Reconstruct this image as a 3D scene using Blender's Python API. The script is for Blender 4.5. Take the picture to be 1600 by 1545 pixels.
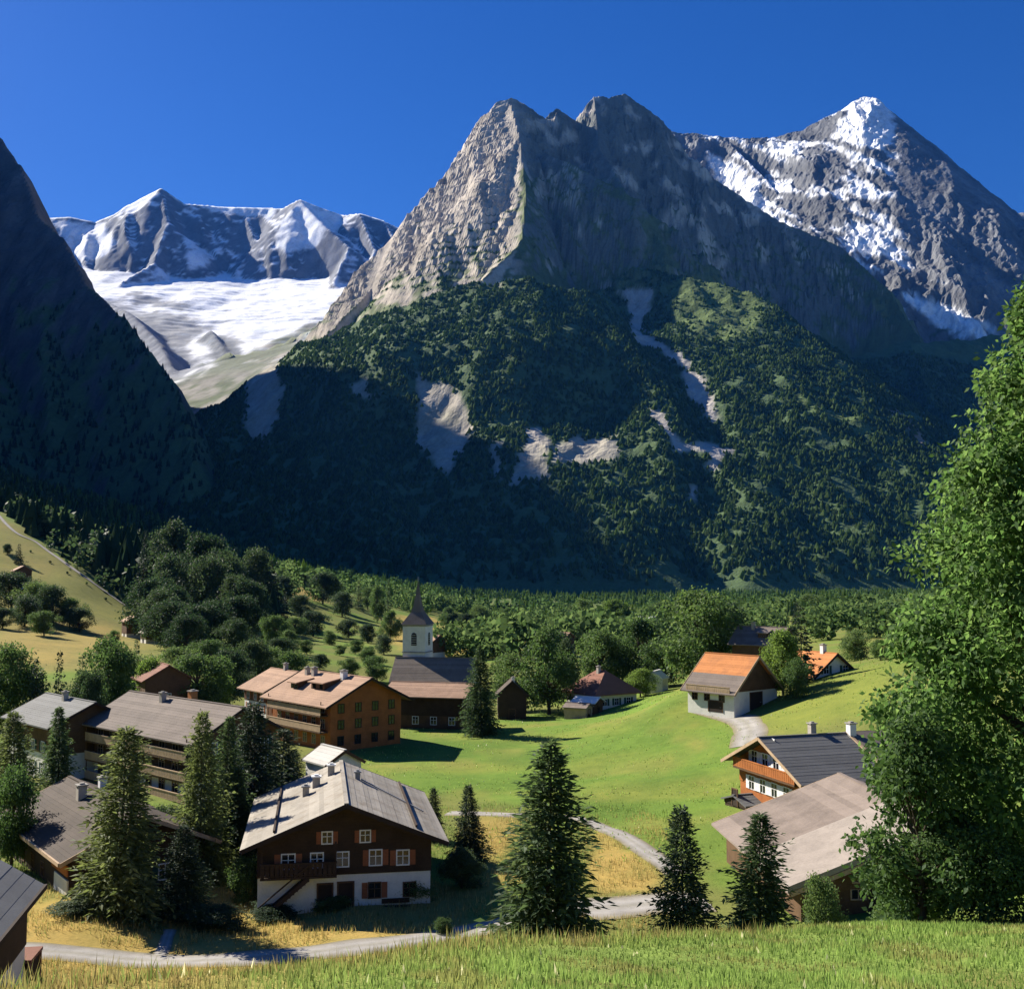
import bpy, bmesh, math, random
import numpy as np
from mathutils import Vector, Matrix
from mathutils.bvhtree import BVHTree

for _o in list(bpy.data.objects):
    bpy.data.objects.remove(_o, do_unlink=True)
SC = bpy.context.scene
COL = SC.collection
random.seed(7)

# ------------------------------------------------------------------ camera
F_PX, CX, CY = 1716.0, 800.0, 772.5          # focal length and centre, photograph pixels
PITCH = math.atan(127.5 / F_PX)
cam_d = bpy.data.cameras.new('camera')
cam = bpy.data.objects.new('camera', cam_d)
COL.objects.link(cam)
cam_d.sensor_width = 36.0
cam_d.lens = 36.0 * F_PX / 1600.0
cam_d.clip_start = 0.1
cam_d.clip_end = 60000.0
cam.location = (0, 0, 0)
cam.rotation_euler = (math.pi / 2 + PITCH, 0, 0)
SC.camera = cam

# ------------------------------------------------------------------ sky and sun
SUN_EL = math.radians(34.5)
SUN_AZ = math.radians(54.0)                   # counter-clockwise from the view direction
SUN = Vector((-math.sin(SUN_AZ) * math.cos(SUN_EL), math.cos(SUN_AZ) * math.cos(SUN_EL), math.sin(SUN_EL)))
world = bpy.data.worlds.new('World')
SC.world = world
world.use_nodes = True
wn = world.node_tree.nodes
wn.clear()
sky = wn.new('ShaderNodeTexSky')
sky.sky_type = 'NISHITA'
sky.sun_disc = False
sky.sun_elevation = SUN_EL
sky.sun_rotation = -SUN_AZ
sky.altitude = 900.0
sky.air_density = 1.0
sky.dust_density = 0.35
sky.ozone_density = 8.0
bg = wn.new('ShaderNodeBackground')
bg.inputs['Strength'].default_value = 0.05
wo = wn.new('ShaderNodeOutputWorld')
hsv = wn.new('ShaderNodeHueSaturation')      # the film's strong blues
hsv.inputs['Saturation'].default_value = 1.2
hsv.inputs['Hue'].default_value = 0.514
hsv.inputs['Value'].default_value = 1.0
world.node_tree.links.new(sky.outputs[0], hsv.inputs['Color'])
world.node_tree.links.new(hsv.outputs[0], bg.inputs[0])
world.node_tree.links.new(bg.outputs[0], wo.inputs[0])
sl = bpy.data.lights.new('sun', 'SUN')
sl.energy = 5.0
sl.angle = math.radians(0.5)
sl.color = (1.0, 0.93, 0.81)
sun = bpy.data.objects.new('sun', sl)
COL.objects.link(sun)
sun.rotation_euler = (-SUN).to_track_quat('-Z', 'Y').to_euler()
sun.location = (-200, 60, 400)
SC.view_settings.view_transform = 'Standard'
SC.view_settings.look = 'None'
SC.view_settings.exposure = 1.2
SC.view_settings.gamma = 1.0
SC.view_settings.use_curve_mapping = False
SC.cycles.volume_bounces = 0
SC.cycles.max_bounces = 4
SC.cycles.diffuse_bounces = 1
SC.cycles.transparent_max_bounces = 8

# ------------------------------------------------------------------ helpers
def at(px, py, Y):
    """world point on the line of sight of a photograph pixel, at distance Y in front of the camera"""
    u, v = (px - CX) / F_PX, (CY - py) / F_PX
    c, s = math.cos(PITCH), math.sin(PITCH)
    dy, dz = c - v * s, s + v * c
    k = Y / dy
    return Vector((u * k, Y, dz * k))

_rng = np.random.RandomState(11)
_perm = _rng.permutation(1024)
_perm = np.concatenate([_perm, _perm, _perm])
_ang = _rng.rand(1024) * 2 * np.pi
_gx, _gy = np.cos(_ang), np.sin(_ang)

def pnoise(x, y, seed=0):
    x = np.asarray(x, float) + seed * 37.17
    y = np.asarray(y, float) + seed * 91.73
    xi, yi = np.floor(x).astype(int), np.floor(y).astype(int)
    fx, fy = x - xi, y - yi
    u = fx * fx * fx * (fx * (fx * 6 - 15) + 10)
    v = fy * fy * fy * (fy * (fy * 6 - 15) + 10)
    def g(ix, iy, dx, dy):
        h = _perm[(_perm[ix % 1024] + iy) % 1024]
        return _gx[h] * dx + _gy[h] * dy
    a = g(xi, yi, fx, fy); b = g(xi + 1, yi, fx - 1, fy)
    c = g(xi, yi + 1, fx, fy - 1); d = g(xi + 1, yi + 1, fx - 1, fy - 1)
    return ((a * (1 - u) + b * u) * (1 - v) + (c * (1 - u) + d * u) * v) * 1.5

def fbm(x, y, octaves=4, seed=0, gain=0.5):
    r = 0; a = 1.0; f = 1.0
    for i in range(octaves):
        r = r + a * pnoise(x * f, y * f, seed + i * 3)
        a *= gain; f *= 2.03
    return r

def ridged(x, y, octaves=4, seed=0, gain=0.5):
    r = 0; a = 1.0; f = 1.0
    for i in range(octaves):
        r = r + a * (1 - 2 * np.abs(pnoise(x * f, y * f, seed + i * 5)))
        a *= gain; f *= 2.07
    return r

def sstep(a, b, x):
    t = np.clip((x - a) / (b - a), 0, 1)
    return t * t * (3 - 2 * t)

def np_mesh(name, verts, faces, mat=None, smooth=False, col=None, attrs=None):
    """one mesh object from numpy arrays (faces all of one size)"""
    me = bpy.data.meshes.new(name)
    verts = np.ascontiguousarray(verts, dtype=np.float32)
    faces = np.ascontiguousarray(faces, dtype=np.int32)
    nf, k = faces.shape
    me.vertices.add(len(verts)); me.vertices.foreach_set('co', verts.ravel())
    me.loops.add(nf * k); me.loops.foreach_set('vertex_index', faces.ravel())
    me.polygons.add(nf)
    me.polygons.foreach_set('loop_start', np.arange(0, nf * k, k, dtype=np.int32))
    me.polygons.foreach_set('loop_total', np.full(nf, k, dtype=np.int32))
    me.polygons.foreach_set('use_smooth', np.full(nf, bool(smooth)))
    me.update(calc_edges=True)
    if col is not None:
        a = me.color_attributes.new('Col', 'FLOAT_COLOR', 'POINT')
        c4 = np.ones((len(verts), 4), dtype=np.float32); c4[:, :3] = col
        a.data.foreach_set('color', c4.ravel())
    for k2, v in (attrs or {}).items():
        a = me.attributes.new(k2, 'FLOAT', 'POINT')
        a.data.foreach_set('value', np.ascontiguousarray(v, dtype=np.float32))
    ob = bpy.data.objects.new(name, me)
    COL.objects.link(ob)
    if mat is not None:
        me.materials.append(mat)
    return ob

def grid_faces(nx, ny):
    i = np.arange(nx - 1)[None, :] + np.arange(ny - 1)[:, None] * nx
    return np.stack([i, i + 1, i + nx + 1, i + nx], -1).reshape(-1, 4)

def tag(o, label=None, cat=None, group=None, kind=None):
    if label: o['label'] = label
    if cat: o['category'] = cat
    if group: o['group'] = group
    if kind: o['kind'] = kind
    return o

class NT:
    """a small node-tree writer"""
    def __init__(s, name):
        s.m = bpy.data.materials.new(name); s.m.use_nodes = True
        s.t = s.m.node_tree; s.t.nodes.clear()
        s.out = s.n('ShaderNodeOutputMaterial'); s.b = s.n('ShaderNodeBsdfPrincipled')
        s.l(s.b.outputs[0], s.out.inputs[0])
    def n(s, k, **kw):
        n = s.t.nodes.new(k)
        for a, v in kw.items(): setattr(n, a, v)
        return n
    def l(s, a, b): s.t.links.new(a, b)
    def set(s, sock, v):
        if hasattr(v, 'links') or isinstance(v, bpy.types.NodeSocket): s.l(v, sock)
        else: sock.default_value = v
    def noise(s, scale, detail=4, rough=0.55, coord=None, dist=0.0, out='Fac'):
        n = s.n('ShaderNodeTexNoise'); n.inputs['Scale'].default_value = scale
        n.inputs['Detail'].default_value = detail; n.inputs['Roughness'].default_value = rough
        n.inputs['Distortion'].default_value = dist
        if coord is not None: s.l(coord, n.inputs['Vector'])
        return n.outputs[out]
    def coord(s, k='Object', scale=None):
        o = s.n('ShaderNodeTexCoord').outputs[k]
        if scale is None: return o
        m = s.n('ShaderNodeMapping'); m.inputs['Scale'].default_value = scale
        s.l(o, m.inputs['Vector']); return m.outputs[0]
    def ramp(s, fac, stops):
        r = s.n('ShaderNodeValToRGB'); e = r.color_ramp.elements
        while len(e) < len(stops): e.new(0.5)
        for i, (p, c) in enumerate(stops):
            e[i].position = p; e[i].color = (c[0], c[1], c[2], 1) if not isinstance(c, (int, float)) else (c, c, c, 1)
        s.set(r.inputs[0], fac); return r.outputs[0]
    def mix(s, fac, a, b, mode='MIX'):
        m = s.n('ShaderNodeMix', data_type='RGBA', blend_type=mode)
        s.set(m.inputs[0], fac)
        for i, v in ((6, a), (7, b)):
            if isinstance(v, tuple): v = (*v[:3], 1)
            s.set(m.inputs[i], v)
        return m.outputs[2]
    def math(s, op, a, b=0.0):
        m = s.n('ShaderNodeMath', operation=op); s.set(m.inputs[0], a); s.set(m.inputs[1], b); return m.outputs[0]
    def bump(s, h, strength, dist):
        b = s.n('ShaderNodeBump'); b.inputs['Strength'].default_value = strength; b.inputs['Distance'].default_value = dist
        s.set(b.inputs['Height'], h); s.l(b.outputs[0], s.b.inputs['Normal'])
    def base(s, c, rough=0.8, spec=0.2):
        if isinstance(c, tuple): c = (*c[:3], 1)
        s.set(s.b.inputs['Base Color'], c); s.set(s.b.inputs['Roughness'], rough)
        s.b.inputs['Specular IOR Level'].default_value = spec
        return s.m

# ------------------------------------------------------------------ terrain of the mountains
class Relief:
    """height field over a map grid: the union of ridges that fall away on both sides, plus relief noise"""
    def __init__(s, x0, x1, y0, y1, step):
        s.nx, s.ny = int((x1 - x0) / step) + 1, int((y1 - y0) / step) + 1
        s.x0, s.y0, s.step = x0, y0, step
        s.X, s.Y = np.meshgrid(x0 + np.arange(s.nx) * step, y0 + np.arange(s.ny) * step)
        s.Z = np.full(s.X.shape, -400.0)
        s.D = np.full(s.X.shape, 1e9)         # distance to the nearest ridge
    def ridge(s, pts, sl, sr, crest=True, bend=0.0, smooth=0.0, world_=False):
        """pts: (px, py, distance); sl / sr: fall per metre to the left / right of the direction of travel"""
        P = [at(*p) for p in pts] if not world_ else [Vector(p) for p in pts]
        best = np.full(s.X.shape, -1e9); dist = np.full(s.X.shape, 1e9)
        for a, b in zip(P[:-1], P[1:]):
            dx, dy = b.x - a.x, b.y - a.y
            L2 = dx * dx + dy * dy
            t = np.clip(((s.X - a.x) * dx + (s.Y - a.y) * dy) / L2, 0, 1)
            qx, qy = s.X - (a.x + t * dx), s.Y - (a.y + t * dy)
            d = np.hypot(qx, qy)
            side = (dx * qy - dy * qx) / (np.sqrt(L2) * np.maximum(d, 1e-3))   # +1 left of travel
            k = sr + (sl - sr) * sstep(-0.6, 0.6, side)
            h = a.z + t * (b.z - a.z) - k * d + bend * d * d / 1000.0
            best = np.maximum(best, h); dist = np.minimum(dist, d)
        if smooth:
            e = np.maximum(0, smooth - np.abs(s.Z - best)) / smooth
            s.Z = np.maximum(s.Z, best) + e * e * smooth * 0.25
        else:
            s.Z = np.maximum(s.Z, best)
        if crest: s.D = np.minimum(s.D, dist)
    def near(s, pts, r):
        """soft band of half width r on the map along pixels with distances"""
        P = [at(*p) for p in pts]; dist = np.full(s.X.shape, 1e9)
        for a, b in zip(P[:-1], P[1:]):
            dx, dy = b.x - a.x, b.y - a.y
            t = np.clip(((s.X - a.x) * dx + (s.Y - a.y) * dy) / (dx * dx + dy * dy), 0, 1)
            dist = np.minimum(dist, np.hypot(s.X - a.x - t * dx, s.Y - a.y - t * dy))
        return 1 - sstep(r * 0.6, r * 1.25, dist + 0.35 * r * fbm(s.X / 130, s.Y / 130, 3, 27))
    def height(s, x, y):
        fx = np.clip((np.asarray(x, float) - s.x0) / s.step, 0, s.nx - 1.001)
        fy = np.clip((np.asarray(y, float) - s.y0) / s.step, 0, s.ny - 1.001)
        i, j = fx.astype(int), fy.astype(int); u, v = fx - i, fy - j
        Z = s.Z
        return (Z[j, i] * (1 - u) + Z[j, i + 1] * u) * (1 - v) + (Z[j + 1, i] * (1 - u) + Z[j + 1, i + 1] * u) * v
    def inside(s, x, y):
        m = s.step
        return (x > s.x0 + m) & (x < s.x0 + (s.nx - 2) * m) & (y > s.y0 + m) & (y < s.y0 + (s.ny - 2) * m)
    def hit(s, px, py, y_lo=None, y_hi=None):
        """where the line of sight of a pixel meets this relief"""
        ys = np.arange(y_lo or s.y0, y_hi or (s.y0 + (s.ny - 1) * s.step), s.step * 0.5)
        d = at(px, py, 1.0)
        x, z = d.x * ys, d.z * ys
        ok = (s.height(x, ys) >= z) & s.inside(x, ys)
        k = int(np.argmax(ok)) if ok.any() else len(ys) - 1
        return (x[k], ys[k], z[k])
    def slope(s):
        gy, gx = np.gradient(s.Z, s.step)
        return gx, gy, np.hypot(gx, gy)
    def patch(s, pix, soft=25.0, wob=30.0, wl=90.0, seed=0):
        """soft mask of a surface patch whose outline is given by pixels; measured on the face (X, Z), frayed by noise"""
        P = [s.hit(*p) for p in pix]
        wx = fbm(s.X / wl, s.Z / wl, 3, seed + 40) * wob
        wz = fbm(s.X / wl, s.Z / wl, 3, seed + 60) * wob
        x, z = s.X + wx, s.Z + wz
        ymin, ymax = min(p[1] for p in P) - 350, max(p[1] for p in P) + 350
        inside = np.zeros(x.shape, bool); dist = np.full(x.shape, 1e9)
        for a, b in zip(P, P[1:] + P[:1]):
            ax, az, bx, bz = a[0], a[2], b[0], b[2]
            c = ((az > z) != (bz > z)) & (x < (bx - ax) * (z - az) / ((bz - az) or 1e-9) + ax)
            inside ^= c
            dx, dz = bx - ax, bz - az
            t = np.clip(((x - ax) * dx + (z - az) * dz) / (dx * dx + dz * dz + 1e-9), 0, 1)
            dist = np.minimum(dist, np.hypot(x - ax - t * dx, z - az - t * dz))
        sd = np.where(inside, dist, -dist)
        return sstep(-soft, soft, sd) * ((s.Y > ymin) & (s.Y < ymax))
    def build(s, name, mat, col, smooth=True, keep=None):
        v = np.stack([s.X, s.Y, s.Z], -1).reshape(-1, 3)
        f = grid_faces(s.nx, s.ny)
        if keep is not None:
            k = keep.ravel(); f = f[k[f].all(1)]
            used = np.zeros(len(v), bool); used[f.ravel()] = True
            idx = np.cumsum(used) - 1
            v = v[used]; f = idx[f]; col = col.reshape(-1, 3)[used]
        o = np_mesh(name, v, f, mat, smooth, col.reshape(-1, 3))
        return tag(o, kind='structure')

def lerp3(c, a, m):
    return c * (1 - m[..., None]) + np.array(a) * m[..., None]
# ------------------------------------------------------------------ mountain materials
def mountain_mat(name, fine, bump_d, bump_s=0.6):
    t = NT(name)
    c = t.coord('Object'); cv = t.coord('Object', (1.0, 1.0, 0.35))
    a = t.n('ShaderNodeVertexColor', layer_name='Col').outputs[0]
    n1 = t.noise(fine, 8, 0.65, cv, 0.5)
    n2 = t.noise(fine * 5, 5, 0.65, c)
    r = t.n('ShaderNodeTexNoise', noise_type='RIDGED_MULTIFRACTAL'); r.inputs['Scale'].default_value = fine * 0.7; r.inputs['Detail'].default_value = 8
    t.l(cv, r.inputs['Vector'])
    rg = t.math('MULTIPLY', r.outputs['Fac'], 0.22)
    k = t.math('ADD', t.math('MULTIPLY', n1, 0.8), t.math('MULTIPLY', n2, 0.55))
    f = t.ramp(k, [(0.42, 0.62), (0.66, 1.05), (0.92, 1.4)])
    colr = t.mix(1.0, a, f, 'MULTIPLY')
    t.bump(t.math('ADD', k, rg), bump_s, bump_d)
    return t.base(colr, 0.9, 0.1)

ROCK = (0.45, 0.395, 0.325); ROCK_D = (0.13, 0.125, 0.12); SNOW = (0.86, 0.87, 0.88)
ALP = (0.115, 0.140, 0.058); WOOD = (0.075, 0.115, 0.046); SCREE = (0.42, 0.38, 0.33)

# ------------------------------------------------------------------ distant snow range
fr = Relief(-4700, 0, 3500, 9700, 19.0)
fr.Z[:] = -200
# ice basin below the wall: rises gently away from the viewer
bx = at(290, 605, 5300); by = at(420, 490, 7000)
sl_ = (by.z - bx.z) / (by.y - bx.y)
fr.Z = np.maximum(fr.Z, bx.z + (fr.Y - bx.y) * np.where(fr.Y < bx.y, 0.42, sl_) + np.abs(fr.X + 1950) * np.where(fr.Y < bx.y, 0.25, 0.06))
fr.ridge([(-200, 330, 9000), (60, 340, 9000), (110, 338, 9000), (150, 346, 9000), (178, 334, 9000), (200, 320, 9000), (252, 293, 9000), (290, 318, 9000),
          (340, 322, 9100), (420, 324, 9100), (440, 326, 9000), (468, 311, 8900), (500, 324, 8900), (535, 336, 8900), (562, 333, 8800),
          (600, 345, 8800), (640, 363, 8700), (720, 400, 8700), (900, 420, 8700)], 1.2, 1.15)
fr.ridge([(252, 293, 9000), (262, 345, 8600), (240, 410, 8100), (190, 440, 7700)], 0.9, 1.3)
fr.ridge([(468, 311, 8900), (500, 345, 8550), (545, 385, 8200), (520, 440, 7700)], 0.75, 1.5)
fr.ridge([(562, 333, 8800), (585, 390, 8250), (560, 450, 7600)], 0.9, 1.6)
fr.ridge([(600, 345, 8800), (630, 400, 8200), (610, 470, 7500)], 0.9, 1.6)
fr.ridge([(380, 325, 9100), (400, 380, 8600), (370, 420, 8300)], 0.9, 1.4)
fr.ridge([(60, 340, 9000), (95, 400, 8200), (120, 440, 7600)], 0.7, 0.7)
fr.ridge([(150, 462, 7000), (205, 490, 6300), (250, 535, 5700), (278, 592, 5100)], 0.75, 0.9)        # rock ribs that hem in the icefall
fr.ridge([(330, 515, 6250), (352, 545, 5900), (345, 575, 5600)], 0.9, 0.9)
fr.ridge([(590, 455, 6600), (500, 505, 6000), (420, 560, 5450), (350, 630, 4850), (310, 680, 4400)], 0.9, 0.8)
gx, gy, gs = fr.slope()
steep = sstep(0.5, 1.1, gs)
amp = sstep(20, 260, fr.D) * steep
fr.Z += amp * (55 * ridged(fr.X / 300 + fr.Z / 900, fr.Z / 1600, 4, 3) - 25)
fr.Z += (1 - steep) * sstep(60, 300, fr.D) * (20 * fbm(fr.X / 420, fr.Y / 520, 3, 9) + 7 * ridged(fr.X / 520, fr.Y / 75, 2, 12))
fr.Z += (2 + 6 * steep) * fbm(fr.X / 60, fr.Y / 60, 3, 15)
gx, gy, gs = fr.slope()
n = fbm(fr.X / 120, fr.Z / 160, 4, 20)
snow = 1 - sstep(0.80, 1.10, gs + 0.30 * n)
rock = np.ones(fr.X.shape + (3,)) * np.array((0.150, 0.158, 0.180))
rock *= (1 + 0.35 * n)[..., None]
col = lerp3(rock, SNOW, snow)
for pl in ([(430, 385), (440, 345), (470, 313), (540, 336), (535, 350), (495, 385), (450, 395)],
           [(85, 345), (160, 350), (185, 380), (165, 400), (120, 410), (100, 380)],
           [(195, 330), (252, 294), (248, 305), (205, 336)],
           [(288, 400), (310, 388), (330, 395), (325, 420), (295, 420)],
           [(310, 322), (440, 325), (430, 338), (340, 334)]):
    col = lerp3(col, SNOW, fr.patch(pl, 18, 25, 80, len(pl)))
for pl in ([(322, 548), (360, 520), (375, 540), (345, 575)], [(180, 478), (260, 486), (335, 512), (290, 540), (268, 590), (235, 550)], [(205, 455), (300, 480), (300, 488), (200, 470)]):
    col = lerp3(col, (0.2, 0.2, 0.2), 0.8 * fr.patch(pl, 25, 40, 70, 5))
for pl in ([(300, 602), (400, 545), (520, 492), (600, 480), (560, 560), (440, 650), (300, 660)],):
    gm = fr.patch(pl, 40, 50, 120, 6)
    col = lerp3(col, (0.13, 0.14, 0.09), 0.9 * gm); col = lerp3(col, (0.36, 0.33, 0.29), gm * sstep(0.15, 0.5, n))
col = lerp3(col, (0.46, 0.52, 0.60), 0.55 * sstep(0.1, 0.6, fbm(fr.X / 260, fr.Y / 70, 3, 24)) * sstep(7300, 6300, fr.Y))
for pts_, r_, c_ in (([(150, 462, 7000), (205, 490, 6300), (250, 535, 5700), (278, 592, 5100)], 210, (0.16, 0.17, 0.20)), ([(330, 515, 6250), (352, 545, 5900), (345, 575, 5600)], 90, (0.17, 0.18, 0.19)),
                     ([(590, 455, 6600), (500, 505, 6000), (420, 560, 5450), (350, 630, 4850), (310, 680, 4400)], 230, (0.12, 0.135, 0.085))):
    col = lerp3(col, c_, fr.near(pts_, r_) * (0.9 - 0.5 * sstep(0.25, 0.6, n)))
# moraine and green flanks at the mouth of the ice basin
low = 1 - sstep(820, 960, fr.Z + 60 * n)
col = lerp3(col, (0.21, 0.20, 0.175), low)
col = lerp3(col, (0.085, 0.105, 0.055), low * sstep(0.0, 0.4, n + 0.2))
snow_mountain_mat = mountain_mat('snow_range_surface', 0.012, 8.0, 0.4)
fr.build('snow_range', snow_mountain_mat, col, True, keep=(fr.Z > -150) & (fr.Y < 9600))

# ------------------------------------------------------------------ high snow peak on the right
pk = Relief(500, 4300, 3900, 7700, 11.5)
pk.Z[:] = -200
pk.ridge([(960, 205, 7150), (1040, 203, 7000), (1070, 208, 6950), (1130, 213, 6820), (1200, 217, 6680), (1250, 204, 6560), (1275, 191, 6480), (1310, 176, 6380),
          (1340, 156, 6280), (1365, 152, 6200)], 1.3, 1.0)
pk.ridge([(1365, 152, 6200), (1390, 171, 6220), (1420, 204, 6380), (1450, 235, 6520), (1500, 290, 6730),
          (1550, 340, 6900), (1600, 373, 7050), (1700, 425, 7200), (1900, 520, 7400)], 1.3, 1.7)
pk.ridge([(1378, 158, 6200), (1397, 215, 6010), (1398, 290, 5780), (1390, 345, 5600), (1425, 415, 5350), (1480, 470, 5100),
          (1535, 515, 4850), (1600, 560, 4600)], 1.35, 1.12)
pk.ridge([(1250, 204, 6560), (1285, 260, 6150), (1330, 330, 5700), (1345, 380, 5500)], 1.4, 1.2)
pk.ridge([(1130, 213, 6820), (1190, 275, 6100), (1250, 340, 5550), (1300, 400, 5250)], 1.4, 1.1)
pk.ridge([(1345, 380, 5500), (1380, 440, 5150), (1420, 495, 4850)], 1.2, 1.2)
# apron of scree and meadow at the foot
a1 = at(1420, 540, 4550)
pk.Z = np.maximum(pk.Z, a1.z + (pk.Y - a1.y) * 0.55 - np.abs(pk.X - a1.x) * 0.05)
gx, gy, gs = pk.slope()
steep = sstep(0.6, 1.1, gs)
amp = sstep(10, 200, pk.D)
nf_ = sstep(0.335, 0.37, pk.X / pk.Y) * sstep(5000, 5400, pk.Y)     # the sheer north face is smoother
amp = amp * (1 - 0.72 * nf_)
pk.Z += steep * amp * (60 * ridged(pk.X / 260 - pk.Z / 700, pk.Z / 1100 + pk.X / 1500, 4, 31) - 25)
pk.Z += steep * (12 * ridged(pk.X / 70, pk.Z / 130, 3, 35) * sstep(0, 60, pk.D) * (1 - 0.7 * nf_) + 16 * fbm(pk.X / 45, pk.Y / 45, 3, 36) * (1 - 0.75 * nf_))
pk.Z += (1 - steep) * 12 * fbm(pk.X / 120, pk.Y / 120, 3, 37)
gx, gy, gs = pk.slope()
n = fbm((pk.X * 0.90 + pk.Z * 0.44) / 105, (pk.X * 0.44 - pk.Z * 0.90) / 300, 4, 38)
n2 = fbm((pk.X * 0.90 + pk.Z * 0.44) / 48, (pk.X * 0.44 - pk.Z * 0.90) / 110, 3, 39)
rock = np.ones(pk.X.shape + (3,)) * np.array((0.165, 0.168, 0.172)) * (1 + 0.4 * n)[..., None]
left = pk.patch([(1060, 205), (1250, 200), (1360, 150), (1400, 190), (1402, 330), (1425, 410), (1480, 465), (1545, 515), (1545, 545), (1400, 545), (1300, 540), (1290, 400), (1150, 330)], 40, 40, 120, 8)
snow = sstep(0.08, 0.36, n + 0.4 * n2 - 0.10 * (gs - 1.1) - 0.02) * left
col = lerp3(rock, SNOW, snow)
for k, pl in enumerate(([(1300, 205), (1340, 160), (1370, 152), (1392, 180), (1398, 215), (1380, 235), (1340, 232), (1310, 218)],
           [(1105, 235), (1150, 255), (1190, 290), (1180, 315), (1150, 300), (1110, 262)],
           [(1190, 325), (1240, 352), (1235, 360), (1190, 338)],
           [(1420, 455), (1480, 485), (1540, 525), (1500, 528), (1430, 480)],
           [(1310, 530), (1420, 528), (1410, 545), (1320, 548)],
           [(1335, 370), (1400, 365), (1405, 385), (1345, 385)],
           [(1260, 460), (1330, 470), (1400, 500), (1400, 520), (1320, 520), (1270, 480)])):
    col = lerp3(col, SNOW, pk.patch(pl, 14, 22, 60, k))
low = 1 - sstep(950, 1080, pk.Z + 70 * n)
col = lerp3(col, (0.07, 0.095, 0.045), low * (1 - sstep(0.95, 1.2, gs)))
peak_mat = mountain_mat('snow_peak_rock', 0.02, 14.0, 0.8)
pk.build('snow_peak', peak_mat, col, False, keep=pk.Z > 300)

# ------------------------------------------------------------------ craggy massif in the middle
ms = Relief(-1500, 2500, 1960, 5200, 7.2)
ms.Z[:] = -120
ms.ridge([(797, 158, 4300), (752, 182, 4360), (735, 222, 4400), (702, 275, 4420), (670, 312, 4400), (640, 363, 4350), (602, 425, 4200), (545, 493, 3900), (480, 545, 3650),
          (440, 598, 3350), (405, 683, 3050)], 1.9, 2.2)
ms.ridge([(797, 158, 4300), (812, 215, 4080), (822, 300, 3780), (816, 375, 3480), (760, 440, 3330), (690, 500, 3200)], 2.2, 1.25)
ms.ridge([(775, 160, 4310), (800, 153, 4300), (830, 170, 4370), (852, 186, 4420), (870, 170, 4450), (895, 188, 4500), (912, 197, 4540), (917, 165, 4540), (928, 151, 4560),
          (950, 154, 4600), (975, 147, 4650), (1000, 163, 4700), (1030, 185, 4770), (1056, 216, 4800), (1075, 245, 4830), (1130, 290, 4850),
          (1220, 348, 4800), (1310, 384, 4750), (1390, 455, 4500), (1440, 540, 4250)], 1.8, 1.9)
ms.ridge([(928, 153, 4560), (935, 230, 4300), (985, 310, 4000), (1040, 390, 3700)], 2.2, 1.6)
ms.ridge([(850, 240, 4150), (900, 262, 4000), (990, 310, 3850)], 1.2, 2.0)
ms.ridge([(480, 545, 3600), (560, 512, 3400), (690, 468, 3260), (830, 447, 3220), (930, 465, 3200), (985, 520, 3080)], 0.9, 0.75, smooth=60)
ms.ridge([(1000, 420, 3600), (1075, 440, 3450), (1190, 475, 3280), (1320, 560, 3040), (1430, 680, 2850), (1500, 790, 2700), (1560, 900, 2600)], 0.9, 0.70, smooth=60)
ms.ridge([(1320, 560, 3900), (1420, 545, 4000), (1540, 535, 4100), (1700, 520, 4200)], 0.8, 0.75, smooth=60)
ms.ridge([(1420, 545, 4000), (1460, 640, 3500), (1560, 760, 3000)], 0.75, 0.75, smooth=60)
# cliff band low on the wooded dome
rb = sstep(-900, -700, ms.X) * (1 - sstep(150, 420, ms.X))
zr = np.interp(ms.Z, [-500, 0, 430, 590, 1000, 3000], [-500, 0, 345, 600, 1000, 3000])
up = 1 - sstep(3400, 3600, ms.Y)
ms.Z = ms.Z + (zr - ms.Z) * rb * up
gx, gy, gs = ms.slope()
hi = sstep(850, 1050, ms.Z)
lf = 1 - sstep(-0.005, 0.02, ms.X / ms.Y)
amp = sstep(5, 150, ms.D) * (1 - 0.55 * lf)
ms.Z += hi * amp * (56 * ridged(ms.X / 190, ms.Z / 900 + ms.X / 800, 4, 51) - 26)
ms.Z += hi * (1 - 0.6 * lf) * (26 * ridged(ms.X / 75 + ms.Z / 240, ms.Z / 170, 4, 55, 0.6) + 14 * fbm(ms.X / 60, ms.Y / 60, 4, 57)) * sstep(-30, 90, ms.D)
ms.Z += (1 - hi) * sstep(-100, 60, ms.Z) * (20 * ridged(ms.X / 330 + ms.Y / 900, ms.Y / 1500, 3, 61) + 9 * fbm(ms.X / 90, ms.Y / 90, 4, 64))
ms.Z += hi * sstep(-10, 60, ms.D) * (5.0 * np.sin(ms.Z / 5.6 + 2.5 * fbm(ms.X / 160, ms.Y / 160, 3, 58)) + 7 * (1 - 0.5 * lf) * ridged(ms.X / 26, ms.Z / 40, 3, 59, 0.6))
gul = [ms.hit(*p) for p in ((985, 455), (1000, 520), (1070, 590), (1090, 660), (1110, 740), (1088, 800), (1105, 870))]
gd = np.full(ms.X.shape, 1e9)
for a, b in zip(gul[:-1], gul[1:]):
    dx, dy = b[0] - a[0], b[1] - a[1]
    t = np.clip(((ms.X - a[0]) * dx + (ms.Y - a[1]) * dy) / (dx * dx + dy * dy + 1e-6), 0, 1)
    gd = np.minimum(gd, np.hypot(ms.X - a[0] - t * dx, ms.Y - a[1] - t * dy))
ms.Z -= 30 * (1 - sstep(0, 110, gd))
gx, gy, gs = ms.slope()
n = fbm(ms.X / 80, ms.Z / 110, 4, 70)
n2 = fbm(ms.X / 200, ms.Z / 260, 4, 74)
rock = np.ones(ms.X.shape + (3,)) * np.array(ROCK) * (1 + 0.28 * n + 0.2 * n2)[..., None]
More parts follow.
